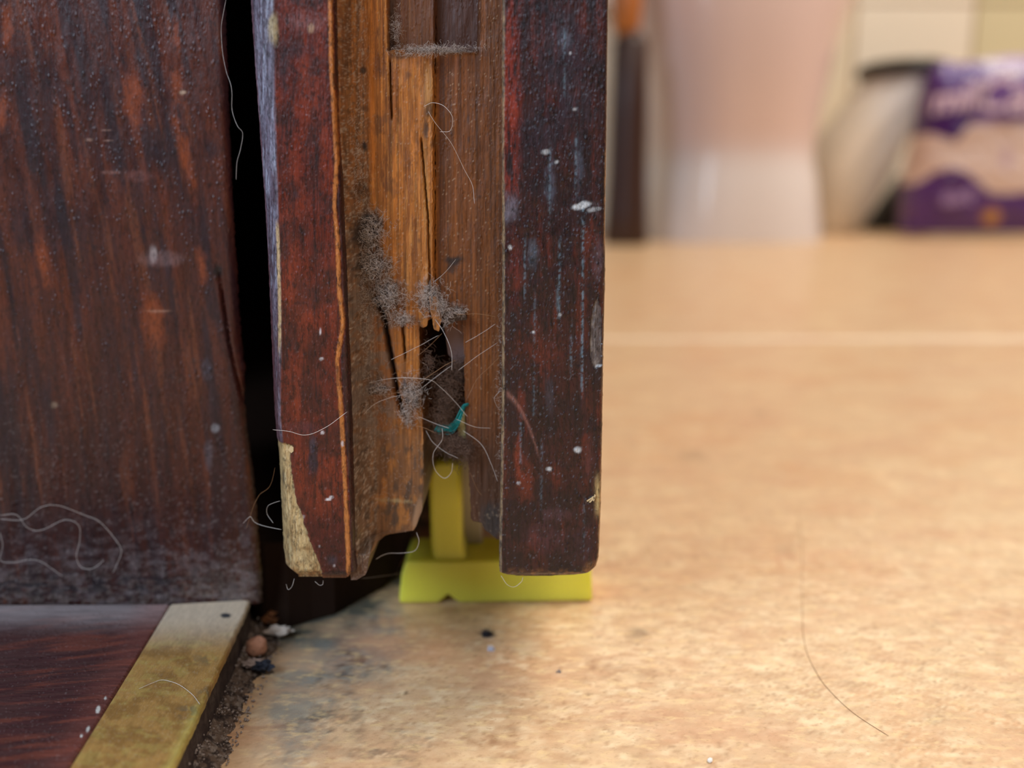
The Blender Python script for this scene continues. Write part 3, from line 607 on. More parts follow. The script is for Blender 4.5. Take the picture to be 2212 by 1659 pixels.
# core boards
cm = mat('bare_core_wood', attr=True, rough=0.5, grain=(1.4, (2.6, 1, 0.12)), grain_amt=0.28, bump=0.6, bump_scale=2.4, bump_stretch=(2.4, 1, 0.3), speck=0.6, speck_scale=2.6, rough_var=0.12, coat=0.12, coat_rough=0.3)
cracks = [([(640, 812), (680, 828), (760, 842), (850, 858), (900, 872)], 4.5, 1.0), ([(300, 910), (480, 925), (690, 930)], 1.6, .5), ([(130, 842), (260, 846)], 1.5, .4), ([(690, 868), (780, 876)], 2.0, .5)]
def crack_m(px, py):
    r = 0 * px
    for pts, w_, s in cracks:
        a = np.array(pts, float); x = np.interp(py, a[:, 0], a[:, 1]) + 2 * (fbm(py / 8, 0 * py, 3, 3) - .5)
        r = np.maximum(r, np.exp(-((px - x) / w_) ** 2) * ss(a[0, 0] - 10, a[0, 0] + 10, py) * (1 - ss(a[-1, 0] - 15, a[-1, 0] + 8, py)) * s)
    return r
MOUNDS = [(800, 500, 34, 46, 20), (808, 575, 42, 44, 20), (838, 640, 38, 44, -35), (872, 690, 26, 16, 10), (925, 640, 26, 36, 10), (955, 668, 18, 34, -20), (890, 850, 28, 40, 0), (820, 840, 24, 14, 0), (880, 895, 18, 26, -10), (985, 672, 22, 12, 0)]
def mound(px, py):
    r = 0 * px
    for a, b, rx, ry, an in MOUNDS: r = np.maximum(r, blob(px, py, a, b, rx, ry, 0.8, an, 0.5))
    return r
def core_paint(px, py, Z):
    g1, g2, g3 = wood_grain(px, py, Z, 47)
    c = np.zeros(px.shape + (3,)) + lin((164, 100, 38))
    c = mixc(c, (122, 72, 32), ss(0.44, 0.64, g2) * 0.8)
    c = mixc(c, (192, 132, 64), ss(0.55, 0.7, g1) * 0.5)
    c = mixc(c, (84, 50, 28), ss(0.60, 0.74, g3) * 0.5)
    c = mixc(c, (98, 52, 16), ss(936, 948, px) * 0.9)
    st = fbm(px / 1.7, -Z * 18 / 420, 3, 301); c = c * (0.72 + 0.56 * ss(0.32, 0.68, st))[..., None]; st = fbm(px / 4.5 + 9, -Z * 18 / 700, 3, 303); c = c * (0.80 + 0.40 * ss(0.32, 0.68, st))[..., None]
    c = mixc(c, (190, 140, 78), blob(px, py, 925, 200, 12, 60, .7) * .6 + blob(px, py, 920, 400, 8, 120, .8) * .4)
    # brown water stain over the lower half
    low = ss(880, 1000, py + 60 * (fbm(px / 30, py / 40, 4, 6) - .5)) * (px < 935)
    c = mixc(c, (112, 80, 54), low * 0.75); c = mixc(c, (66, 56, 48), low * ss(0.5, 0.66, fbm(px / 14, py / 34, 4, 9)) * 0.7); c = mixc(c, (176, 116, 56), low * ss(0.56, 0.7, fbm(px / 12 + 7, py / 40, 4, 10)) * 0.7)
    mid = ss(640, 720, py) * (1 - ss(850, 1000, py)) * (px < 850); c = mixc(c, (142, 94, 60), mid * .55)
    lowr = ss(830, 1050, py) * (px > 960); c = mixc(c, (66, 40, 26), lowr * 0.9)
    c = mixc(c, (52, 46, 44), blob(px, py, 1060, 1130, 26, 50, .5) * .9)
    # dust film along the left fillet
    fz = (1 - ss(34, 58, px - (745 + 20 * ss(0, 1100, py)))) * (0.45 + 0.5 * ss(0, 700, py)); fz = fz * (0.55 + 0.7 * fbm(px / 6, py / 8, 4, 63)); c = mixc(c, (118, 96, 78), np.clip(fz, 0, 1) * 0.85)
    c = mixc(c, (182, 166, 150), np.clip(fz * 1.5, 0, 1) * ss(0.56, 0.68, fbm(px / 2.6, py / 3.2, 3, 263)) * .8); c = mixc(c, (50, 38, 30), np.clip(fz, 0, 1) * ss(0.56, 0.68, fbm(px / 4, py / 9 + 60, 3, 267)) * .7)
    c = mixc(c, (196, 170, 140), ss(0.76, 0.82, fbm(px / 2.4, py / 2.8, 3, 271)) * .45)
    dn = (1 - ss(60, 130, px - 765)) * ss(560, 640, py) * (1 - ss(900, 1000, py)) * ss(0.45, 0.6, fbm(px / 10, py / 13, 4, 67)); c = mixc(c, (120, 104, 92), dn * .7)
    for (a, b, rx, ry, s) in [(785, 152, 8, 9, .8), (788, 316, 7, 10, .95), (790, 235, 8, 8, .5), (783, 412, 14, 22, .5), (928, 235, 9, 24, .7), (977, 565, 26, 12, .95), (975, 580, 12, 14, .7), (1010, 250, 3, 14, .7), (1012, 300, 3, 10, .6), (975, 285, 5, 18, .5), (870, 120, 40, 10, .6), (862, 250, 6, 20, .4), (920, 280, 6, 20, .7), (936, 310, 6, 12, .6), (905, 520, 5, 8, .5), (1035, 425, 6, 4, .5)]:
        c = mixc(c, (40, 27, 22), blob(px, py, a, b, rx, ry, .7, 0, .6) * s)
    m_ = mound(px, py); c = mixc(c, (84, 70, 62), m_ * 0.9); c = mixc(c, (34, 28, 26), m_ * ss(0.45, 0.6, fbm(px / 9, py / 9, 4, 70)) * .85)
    m_ = blob(px, py, 795, 495, 30, 40, .5, 10, .5); c = mixc(c, (44, 34, 30), m_ * .8)
    c = mixc(c, (26, 16, 12), crack_m(px, py))
    # recess at the top: darker old glue and stain
    rc = rec_m(px, py); c = mixc(c, (88, 50, 30), rc * .8); c = mixc(c, (60, 32, 24), rc * ss(938, 942, px) * .7); c = mixc(c, (78, 66, 60), rc * (1 - ss(0, 30, px - 838)) * .6)
    c = mixc(c, (100, 86, 76), blob(px, py, 935, 106, 98, 10, .5, -1, .35) * .9)
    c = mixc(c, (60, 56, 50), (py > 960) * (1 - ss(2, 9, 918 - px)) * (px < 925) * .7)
    c = mixc(c, (156, 122, 92), blob(px, py, 902, 1105, 9, 40, .6, 12, .4) * .8)
    c = mixc(c, (176, 156, 112), blob(px, py, 860, 1082, 40, 5, .8, 3, .8) * .7)
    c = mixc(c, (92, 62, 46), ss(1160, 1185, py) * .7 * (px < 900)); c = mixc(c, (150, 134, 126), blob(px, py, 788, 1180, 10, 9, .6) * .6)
    return c
def rec_m(px, py): return ss(836, 840, px) * (1 - ss(1030, 1034, px + (0.02 * py))) * (1 - ss(104, 110, py + 3 * (fbm(px / 12, 0 * px, 3, 4) - .5)))
def core_dy(px, py, u):
    # concave fillet on the left, recess at the top, cracks, mounds of lint
    e = px - (LR(py) + 22)
    y = -np.where(e < 40, (np.clip((40 - e) / 40, 0, 1) ** 2.2) * 5.0, 0)
    y = np.minimum(y, -5.0 * ss(1150, 1168, py) * (px < 900))
    y = y + rec_m(px, py) * 1.6 + crack_m(px, py) * 1.4 - mound(px, py) * (0.5 + 0.8 * fbm(px / 7, py / 7, 3, 19)) * 0.8
    y = y + ss(934, 942, px) * 1.2 + (fbm(px / 3, py / 60, 3, 7) - .5) * .12 + (fbm(px / 18, py / 60, 3, 17) - .5) * .3
    y = y - np.exp(-((py - 106) / 6.0) ** 2) * ss(836, 846, px) * (1 - ss(1025, 1035, px)) * 0.5
    return y
cLL = lambda p: 0 * p + LR(p) + 6.0
cLR = pl([(-90, 938), (686, 938), (700, 906), (800, 907), (950, 914), (1030, 915), (1085, 914), (1110, 909), (1135, 900), (1146, 893), (1150, 868), (1153, 836), (1158, 820), (1166, 812), (1178, 808), (1200, 807), (1209, 802), (1216, 790), (1219, 784)])
pys_c = np.concatenate([np.arange(-90, 684, 2.8), np.arange(684, 704, 1.5), np.arange(704, 1130, 2.8), np.arange(1130, 1220, 1.4)])
o = loft('core_board', pys_c, cLL, cLR, Y_CORE, 96, cm, core_paint, 75, core_dy, door, jag=1.4, seed=11); tag(o, 'honey-brown core board, rotted away at its foot')
cRL = pl([(-90, 938), (690, 940), (706, 966), (716, 990), (722, 1001), (860, 1003), (1000, 1010), (1110, 1016), (1128, 1017), (1133, 1022), (1136, 1040), (1150, 1046), (1158, 1056), (1172, 1072)])
pys_c2 = np.concatenate([np.arange(-90, 680, 2.8), np.arange(680, 726, 1.5), np.arange(726, 1120, 2.8), np.arange(1120, 1174, 1.6)])
o = loft('core_board', pys_c2, cRL, lambda p: 0 * p + 1092.0, Y_CORE, 60, cm, core_paint, 75, core_dy, door, jag=2.0, seed=12); tag(o, 'darker stained core board with a splintered lower end')
# solid core behind the broken slot
xa = onY(905, 800, Y_CORE)[0]; xb = onY(1004, 800, Y_CORE)[0]; xl = onY(745, 800, Y_CORE)[0]; xr = onY(1090, 800, Y_CORE)[0]
zr = onY(900, 676, Y_CORE)[2]
dark_wood = mat('dark_inner_wood', (54, 34, 24), rough=0.8, grain=(1, (2, 1, .2)), bump=0.5)
box('core_block', (xa - 1.5, Y_CORE + 3.5, zr), (xb + 3, 790, 2000), dark_wood, door)
box('core_block', (xl, 189.5, 17), (xr, 790, zr), dark_wood, door)
# splinters hanging over the broken slot
spl_m = mat('splinter_wood', (176, 112, 44), rough=0.55, grain=(1.5, (2, 1, .2)), grain_amt=.35, bump=.5, blot=[(1.2, (1, 1, .5), (70, 52, 40), .45, .62, .8)])
slab('splinter', [(902, 655), (918, 652), (924, 690), (922, 704), (914, 708), (906, 704)], Y_CORE - 0.2, 1.2, spl_m, door, jag=1.5)
slab('splinter', [(926, 640), (944, 642), (953, 690), (948, 716), (938, 712), (930, 672)], Y_CORE - 0.6, 1.0, spl_m, door, jag=1.5)
slab('splinter', [(958, 690), (1004, 676), (1008, 690), (985, 694), (962, 706)], Y_CORE - 0.2, 1.2, mat('dirty_splinter', (70, 54, 42), rough=.8, bump=.8), door, jag=2.0)
slab('grey_plate', [(958, 690), (1008, 690), (1008, 775), (990, 790), (968, 765)], Y_CORE + 5, 0.8, mat('grey_plate', (150, 122, 116), rough=.5, bump=.1), door)
slab('chip', [(988, 898), (1004, 890), (1006, 948), (990, 940)], Y_CORE + 2.0, 0.8, mat('pale_chip', (186, 170, 112), rough=.6, bump=.3), door, jag=1)
# lifted bits of veneer at the edges
slab('veneer_flake', [(628, 963), (634, 966), (634, 975), (629, 979), (622, 972)], Y_DOOR - 0.15, .4, mat('bare_wood', (206, 184, 140), rough=.6, bump=.4), door, jag=.6)
for i, pts in enumerate([[(1267, 1082), (1282, 1072), (1283, 1074), (1269, 1084)], [(1272, 1085), (1283, 1073), (1285, 1076), (1275, 1086)], [(1281, 1082), (1284, 1068), (1287, 1070), (1283, 1083)]]):
    slab('splinter', pts, Y_DOOR - 0.3, .12, mat('bare_wood'), door)

# ================================================================ YELLOW FLOOR GUIDE
g = empty('floor_guide', (1, 148, 0)); tag(g, 'yellow plastic upright T-shaped door guide standing on the floor under the door', 'door guide')
gm = mat('yellow_plastic', (236, 232, 84), rough=0.42, rough_var=0.05, sss=0.6, sss_r=(1, 1, 0.3), sss_scale=0.004, bump=0.05)
GY = 135.1
def gp(px, py): return onY(px, py, GY)
def extr(name, poly, d, m, yaw=0.0, bev=0.5, parent=g, Y=GY):
    fr = [onY(a, b, Y) for a, b in poly]; fr = [(x, y, max(z, 0.12)) for x, y, z in fr]; N = len(fr)
    v = [(x, y + yaw * (x - fr[0][0]), z) for x, y, z in fr] + [(x, y + d + yaw * (x - fr[0][0]), z) for x, y, z in fr]
    fs = [tuple(range(N))[::1], tuple(range(2 * N - 1, N - 1, -1))] + [(i, i + N, (i + 1) % N + N, (i + 1) % N) for i in range(N)]
    o = mesh(name, v, fs, m, parent, smooth=True, auto=35)
    import bmesh
    bm = bmesh.new(); bm.from_mesh(o.data); bmesh.ops.recalc_face_normals(bm, faces=bm.faces); bm.to_mesh(o.data); bm.free()
    if bev: bevel(o, bev, 3)
    return o
extr('guide_base', [(863, 1306), (862, 1290), (867, 1240), (876, 1214), (1278, 1214), (1281, 1306), (992, 1308), (982, 1298), (968, 1286), (956, 1297), (946, 1308)], 10.5, gm, 0.03, 0.4)
extr('guide_stem', [(938, 1222), (930, 1180), (926, 1040), (930, 1008), (945, 996), (985, 996), (993, 1010), (998, 1180), (1012, 1222)], 7, gm, 0, 0.7, Y=GY + 1.0)
fin_m = mat('milky_plastic', (188, 180, 160), rough=0.35, rough_var=.05, sss=.4, sss_scale=.003, alpha=1)
extr('guide_fin', [(1000, 1212), (994, 1000), (1004, 975), (1026, 975), (1040, 1120), (1044, 1212)], 1.2, fin_m, 0, 0.3, Y=GY + 8)

# ================================================================ LINT, FLUFF AND HAIRS
lint_m = mat('grey_lint', (186, 172, 162), rough=0.9, rough_var=0, spec=.25)
brown_m = mat('brown_lint', (112, 88, 74), rough=0.9, rough_var=0, spec=.2)
hair_m = mat('pale_hair', (214, 206, 200), rough=0.35, rough_var=0)
dhair_m = mat('brown_hair', (150, 112, 78), rough=0.35, rough_var=0)
white_m = mat('white_fibre', (232, 234, 246), rough=0.6, rough_var=0)
YC = Y_CORE
def stuff(o, label): return tag(o, label, 'lint', kind='stuff')
o = fluff('lint', [(a, b, rx * 1.0, ry * 1.0, an, YC - 0.8, rx * ry) for a, b, rx, ry, an in MOUNDS], 2300, lint_m, r=.017, step=.13, thick=1.2); stuff(o, 'grey lint clinging to the cracked wood of the door groove')
o = fluff('lint', [(780, 660, 22, 160, 0, YC - 1.6, 3), (776, 900, 18, 160, 0, YC - 1.6, 2), (800, 860, 60, 90, 0, YC - .4, 1), (770, 380, 14, 120, 0, YC - 1.8, 1), (1080, 850, 6, 200, 0, YC - 1.5, 1.0), (840, 1050, 60, 80, 0, YC - .3, .5)], 1900, lint_m, r=.013, step=.10, thick=.5, seg=6); stuff(o, 'thin veil of grey dust fibres along the left side of the groove')
o = fluff('lint', [(936, 106, 95, 9, -1, YC + .2, 3), (855, 60, 14, 40, 0, YC + 1.2, 1), (900, 115, 50, 6, 0, YC - .3, 1)], 750, lint_m, r=.015, step=.10, thick=.8, seg=7); stuff(o, 'line of grey dust on the ledge of the shallow recess')
o = fluff('lint', [(968, 850, 38, 62, 0, YC + 2.5, 3), (950, 905, 32, 34, 0, YC + 2, 1.4), (990, 800, 16, 30, 0, YC + 4, .8), (925, 780, 12, 50, 0, YC + 1, .4)], 1700, brown_m, r=.018, step=.16, thick=1.4, flat=.8); stuff(o, 'loose brown fluff filling the hole in the core')
o = fluff('lint', [(985, 962, 34, 28, 0, YC + 2, 3), (1008, 975, 20, 30, 0, YC + 1, 1), (950, 945, 26, 18, 0, YC + 2.5, 1)], 1700, brown_m, r=.018, step=.14, thick=1.6, flat=.9); stuff(o, 'dark brown fluff ball hanging above the yellow guide')
o = fluff('lint', [(1052, 1372, 16, 12, 0, 0, 1)], 1, brown_m)
bpy.data.objects.remove(o)
def floor_fluff(name, px, py, r_mm, n, m, label, cat, h=0.0, step=.12, seg=8, rr=.018, squash=.7):
    c = np.array(onZ(px, py, h)); hh = Hairs()
    for i in range(n):
        g_ = rng.normal(size=3) * [1, 1, .6] * r_mm * .45; g_[2] = abs(g_[2]) + .05
        p = curl(c + g_, seg, step, rr, .8); p = [np.array([q[0], q[1], max(q[2], h + .02)]) for q in p]; hh.add(p, rr)
    o = hh.build(name, m); tag(o, label, cat); return o
floor_fluff('fluff_ball', 1052, 1372, .75, 260, mat('dark_lint', (62, 58, 62), rough=.9, rough_var=0), 'small dark grey ball of fluff on the floor before the yellow guide', 'fluff')
floor_fluff('fluff_wisp', 1060, 1404, .38, 90, white_m, 'tiny white wisp of fibre just in front of the dark fluff ball', 'fluff', step=.09)
floor_fluff('fluff_wisp', 1207, 1452, .22, 24, mat('grey_fibre', (120, 120, 130), rough=.9), 'tiny grey wisp on the floor to the right of the fluff ball', 'fluff', step=.07)
# teal fibre
hh = Hairs()
for i in range(34):
    q = rng.normal(size=2) * 2.2
    P = smooth_path([onY(a + q[0] * s_, b + q[1] * s_, YC + 1.0 + rng.normal() * .12) for a, b, s_ in [(944, 930, 1.2), (955, 925, 2.2), (972, 926, 2.0), (986, 915, 1.6), (994, 897, 1.2), (1002, 878, .8), (1012, 872, .4)]], 5); hh.add(P, .045)
o = hh.build('yarn_scrap', mat('teal_yarn', (30, 138, 136), rough=.8, rough_var=0)); tag(o, 'twisted scrap of teal yarn caught in the brown fluff', 'yarn')
# hairs crossing the hole
GH = 'pale hairs stretched across the hole in the door'
LH = '''pale hair running level from the left groove wall into the hole
pale hair arching over the top of the lint towards the lower right
short pale hair slanting up to the top of the hole
second slanting pale hair just below the one at the hole's top
pale hair hanging down over the grey plate in the hole
brownish hair rising from the left wall and across the middle of the hole
pale hair sagging below the crack towards the teal yarn
pale hair curving down under the teal yarn to the fluff ball
fine looped hair hanging in front of the yellow guide stem
thin vertical hair on the lower left core board
short hair on the right core board level with the hole top
pale hair slanting from the hole up to the right groove wall
fine level hair on the right core board above the grey plate
pale hair curving down the right core board beside the fluff ball
short level hair to the right of the teal yarn
thin hair low on the right core board beside the yellow stem
fine looped hair high on the core board below the recess
long thin hair trailing down from the looped hair on the core board
tiny hair left of the small lint tuft above the hole
brownish hair poking up right of the small lint tuft
wavy hair under the broken foot of the left core board
fine hair climbing the right core board beside the brown fluff
faint hair across the left rim of the hole above the teal yarn
tiny curled hair at the left edge of the dark right side'''.split('\n')
hz = [
 [(792, 857), (820, 853), (850, 850), (880, 838), (915, 820), (960, 790), (985, 778)],
 [(785, 830), (830, 820), (870, 816), (925, 820), (950, 835), (985, 870), (1010, 900)],
 [(845, 777), (880, 760), (915, 742), (948, 724)], [(862, 790), (900, 770), (930, 745), (955, 720)], [(940, 690), (960, 720), (975, 760), (976, 800)],
 [(760, 930), (800, 880), (840, 860), (900, 845), (940, 815), (975, 790)], [(800, 870), (830, 900), (860, 922), (905, 921), (940, 935)],
 [(920, 930), (935, 955), (965, 978), (990, 990)], [(955, 925), (955, 950), (936, 980), (940, 1015), (960, 1033), (975, 1020), (978, 1000)],
 [(888, 860), (893, 920), (908, 970), (909, 990)], [(1005, 740), (1040, 720), (1070, 700)], [(990, 800), (1030, 770), (1075, 740)], [(985, 680), (1030, 678), (1070, 684)],
 [(1000, 930), (1040, 960), (1060, 1000), (1075, 1040)], [(985, 905), (1025, 922), (1060, 925)], [(1015, 1020), (1030, 1055), (1040, 1070)], [(915, 230), (935, 222), (960, 230), (978, 255), (972, 282), (950, 285)],
 [(925, 240), (940, 265), (975, 310), (1000, 360), (1020, 400), (1025, 440)], [(857, 647), (885, 640), (905, 633)], [(935, 610), (960, 590), (985, 560)], [(900, 1150), (905, 1170), (895, 1190), (865, 1195), (835, 1196), (812, 1208)],
 [(1010, 860), (1030, 820), (1060, 790), (1080, 770)], [(905, 900), (940, 915), (970, 925)], [(1080, 845), (1068, 860), (1075, 880), (1082, 878)],
]
for i, pts in enumerate(hz):
    P = [(a, b, YC - 1.3 + 0.8 * math.sin(i * 2.1 + j)) for j, (a, b) in enumerate(pts)]
    o = strand('hair', P, [.026, .022, .02, .018][i % 4], hair_m if i % 3 else dhair_m, LH[i], GH)
U = [
 ('hair', [(488, 0, 122.5), (478, 60, 122.8), (482, 120, 122.5), (489, 155, 122), (500, 190, 121), (502, 240, 121), (512, 270, 120), (524, 288, 120), (520, 320, 120), (512, 350, 120), (510, 388, 120.5)], .022, hair_m, 'long pale hair hanging in the dark gap beside the door post'),
 ('hair', [(589, 928, 106.6), (625, 932, 106.6), (660, 940, 106.6), (700, 925, 106.8), (750, 890, 107)], .03, hair_m, 'bluish hair lying across the left varnished side of the door'),
 ('hair', [(0, 1121, 122), (50, 1122, 121.5), (90, 1095, 121.5), (130, 1093, 122), (180, 1112, 122.5), (215, 1127, 122.5), (245, 1160, 122.3), (262, 1190, 122), (250, 1225, 122), (243, 1238, 122.5)], .024, hair_m, 'long pale looping hair on the foot of the door post'),
 ('hair', [(0, 1113, 122), (35, 1112, 121.8), (60, 1140, 122), (90, 1145, 122), (140, 1123, 122), (170, 1135, 122), (172, 1170, 122), (165, 1200, 122), (175, 1225, 122), (200, 1228, 122), (225, 1210, 122.5)], .024, hair_m, 'pale hair with a hooked lower end on the foot of the door post'),
 ('hair', [(0, 1150, 122), (6, 1180, 121.8), (0, 1210, 122), (30, 1215, 122), (80, 1210, 122.3), (135, 1245, 122.3)], .022, hair_m, 'short pale hair low on the door post near the dusty corner'),
 ('hair', [(605, 1082, 110), (580, 1092, 111), (577, 1110, 112), (590, 1130, 111)], .02, hair_m, 'curled hair at the left edge of the pale chipped corner'),
 ('hair', [(608, 1144, 109), (570, 1136, 112), (550, 1128, 113), (540, 1116, 113), (525, 1131, 114)], .024, hair_m, 'hair sticking out sideways from the pale chipped corner'),
 ('hair', [(594, 1010, 110), (583, 1050, 112), (560, 1070, 113), (545, 1100, 113), (532, 1142, 114)], .02, dhair_m, 'brown hair hanging down in the gap above the chipped corner'),
 ('hair', [(636, 1250, 109), (630, 1268, 109), (622, 1273, 110), (618, 1262, 110)], .022, hair_m, 'small hooked hair under the chipped corner of the door'),
 ('hair', [(680, 1256, 109), (690, 1264, 109), (697, 1262, 109), (698, 1254, 109)], .02, hair_m, 'tiny curled hair under the left side of the door'),
 ('hair', [(1082, 1243, 108), (1095, 1262, 107.5), (1110, 1268, 107.5), (1125, 1258, 107.6), (1130, 1247, 108)], .022, hair_m, 'looped hair under the dark right side of the door'),
]
for n_, pts, r, m_, lab in U: strand(n_, pts, r, m_, lab)
h0 = H_THR + 0.35
strand('hair', [(300, 1488, None, h0), (330, 1475, None, h0), (352, 1469, None, h0), (385, 1478, None, h0), (415, 1500, None, h0), (432, 1522, None, h0)], .03, hair_m, 'curved pale hair lying on the brass strip')
strand('hair', [(1722, 1100, None, .05), (1732, 1180, None, .05), (1733, 1290, None, .05), (1738, 1390, None, .05), (1765, 1455, None, .05), (1800, 1500, None, .05), (1850, 1545, None, .05), (1920, 1590, None, .05)], .03, dhair_m, 'long curved brown hair lying on the open beige floor')
strand('cobweb_thread', [(780, 1250, 118), (830, 1244, 121), (880, 1237, 126)], .012, hair_m, 'thin cobweb thread between the door foot and the yellow guide', cat='thread')

# crumbs by the threshold
def lump(name, px, py, h, r, m, label, cat='crumb', seed=1, sx=1, sy=1, sz=.8, rough=.15):
    c = np.array(onZ(px, py, h)); V = []; Fc = []; nu, nv = 20, 12
    for j in range(nv + 1):
        ph = math.pi * j / nv
        for i in range(nu):
            t = 2 * math.pi * i / nu; d = Vector((math.sin(ph) * math.cos(t), math.sin(ph) * math.sin(t), math.cos(ph)))
            k = 1 + rough * mnoise.fractal(d * 1.7 + Vector((seed, 0, 0)), 1, 2, 4) * 1.6
            V.append((c[0] + d.x * r * sx * k, c[1] + d.y * r * sy * k, c[2] + d.z * r * sz * k))
    for j in range(nv):
        for i in range(nu):
            i2 = (i + 1) % nu; Fc.append((j * nu + i, (j + 1) * nu + i, (j + 1) * nu + i2, j * nu + i2))
    o = mesh(name, V, Fc, m, None, smooth=rough < .3); tag(o, label, cat); return o
lump('crumb', 553, 1396, 1.7, 1.55, mat('pink_crumb', (190, 138, 112), rough=.8, bump=.6, blot=[(1.5, (1, 1, 1), (110, 76, 60), .55, .7, .7)]), 'round pinkish-brown crumb in the corner by the threshold', seed=3)
lump('crumb', 602, 1362, 1.2, 1.3, mat('pale_crumb', (212, 196, 180), rough=.8, bump=.4), 'pale torn flake lying just behind the round crumb', seed=5, sx=1.25, sy=.5, sz=.45, rough=.5)
lump('crumb', 568, 1438, 1.3, 1.1, mat('black_crumb', (34, 38, 50), rough=.7, bump=.6), 'black crumb in front of the round pinkish one', seed=8, sx=1.2, sy=.7, sz=.5, rough=.6)
lump('crumb', 588, 1330, 1.6, 1.5, mat('orange_crumb', (130, 80, 44), rough=.8, bump=.6), 'dark orange lump in the shadow behind the pale flake', seed=12, rough=.4, sz=.7)
lump('crumb', 545, 1432, 1.4, 1.0, mat('grey_crumb', (168, 150, 142), rough=.8, bump=.6), 'flat greyish flake beside the black crumb', seed=15, sx=1.3, sy=.7, sz=.4, rough=.5)
lump('crumb', 1534, 1642, .2, .32, mat('white_crumb', (245, 235, 220), rough=.6), 'white speck on the floor near the camera', seed=18)
# loose grit on the dirt band
gr = Hairs(); V = []; Fc = []
for i in range(260):
    t = rng.uniform(0, 1); u_ = rng.uniform(0, 1) ** 1.3; px = 560 - 150 * t + 70 * u_; py = 1360 + 330 * t
    c = np.array(onZ(px, py, 0)); c[2] = 1.9 * (1 - u_) ** 1.6 + .15; r = rng.uniform(.06, .22)
    o0 = len(V); q = rng.normal(size=(6, 3)) * .15
    for k, d in enumerate([(1, 0, 0), (-1, 0, 0), (0, 1, 0), (0, -1, 0), (0, 0, 1), (0, 0, -1)]): V.append(c + (np.array(d) + q[k]) * r)
    Fc += [(o0 + a_, o0 + b_, o0 + c_) for a_, b_, c_ in [(0, 2, 4), (2, 1, 4), (1, 3, 4), (3, 0, 4), (2, 0, 5), (1, 2, 5), (3, 1, 5), (0, 3, 5)]]
o = mesh('grit', V, Fc, mat('grit', (150, 136, 128), rough=.8, bump=.4), smooth=False); tag(o, 'loose grey-brown grit scattered on the dirt by the threshold', 'grit', kind='stuff')

# ================================================================ BATHROOM THINGS BEYOND
TX = onZ(1560, 525, 0); TYc = 1250 + 150
toil = empty('toilet', (290, TYc, 0)); tag(toil, 'pale pink and white ceramic toilet pedestal standing by the tiled wall', 'toilet')
por = mat('pink_gloss', (226, 200, 188), rough=0.25, rough_var=.03, coat=.3); porw = mat('white_ceramic', (236, 228, 224), rough=0.2, rough_var=.03, coat=.3)
def cs(name, rings, m, parent, n=48):
    V = []; Fc = []
    for (cx, cy, rx, ry, z) in rings:
        for k in range(n):
            t = 2 * math.pi * k / n; ct, st = math.cos(t), math.sin(t); e = .8
            V.append((cx + rx * math.copysign(abs(ct) ** e, ct), cy + ry * math.copysign(abs(st) ** e, st), z))
    for i in range(len(rings) - 1):
        for k in range(n):
            k2 = (k + 1) % n; Fc.append((i * n + k, i * n + k2, (i + 1) * n + k2, (i + 1) * n + k))
    Fc.append(tuple(range(n))[::-1]); Fc.append(tuple(range((len(rings) - 1) * n, len(rings) * n)))
    return mesh(name, V, Fc, m, parent, auto=60)
cxT = 318
rg = [(cxT, TYc, 130, 150, 0), (cxT, TYc, 129, 150, 10), (cxT, TYc, 124, 146, 50), (cxT, TYc, 118, 142, 90), (cxT, TYc, 113, 138, 110), (cxT, TYc, 113, 138, 130), (cxT, TYc, 115, 140, 150), (cxT, TYc, 121, 148, 200), (cxT, TYc + 10, 132, 162, 250), (cxT, TYc + 30, 150, 186, 300), (cxT, TYc + 60, 178, 214, 350), (cxT, TYc + 66, 182, 220, 385)]
o = cs('pedestal', rg, mat('pink_ceramic', attr=True, rough=0.22, rough_var=.03, coat=.3), toil)
at = o.data.color_attributes.new('Col', 'FLOAT_COLOR', 'POINT')
zz = np.array([p[4] for p in rg for _ in range(48)]); cc = np.ones((len(zz), 4)); k_ = ss(96, 142, zz)[:, None]; cc[:, :3] = lin((240, 232, 230)) * (1 - k_) + lin((238, 214, 208)) * k_; at.data.foreach_set('color', cc.ravel())
cs('seat', [(cxT, TYc + 66, 184, 222, 386), (cxT, TYc + 66, 188, 226, 392), (cxT, TYc + 66, 188, 226, 408), (cxT, TYc + 66, 180, 220, 414)], porw, toil)
box('cistern', (cxT - 190, TYc + 290, 380), (cxT + 190, TYc + 338, 760), por, toil, bev=12)

post = empty('toilet_brush', (145, 1225, 0)); tag(post, 'slim dark brown upright holder with an orange-brown top beside the toilet', 'toilet brush')
lathe('holder', [(26, 0), (29, 5), (27, 40), (25, 90), (24, 160), (22, 250), (15, 262)], (149, 1225, 0.2), mat('dark_holder', (58, 34, 24), rough=.4), post)
lathe('handle', [(12, 258), (18, 270), (20, 300), (18, 345), (10, 360), (3, 362)], (143, 1225, 0.2), mat('orange_wood', (176, 104, 44), rough=.4), post)

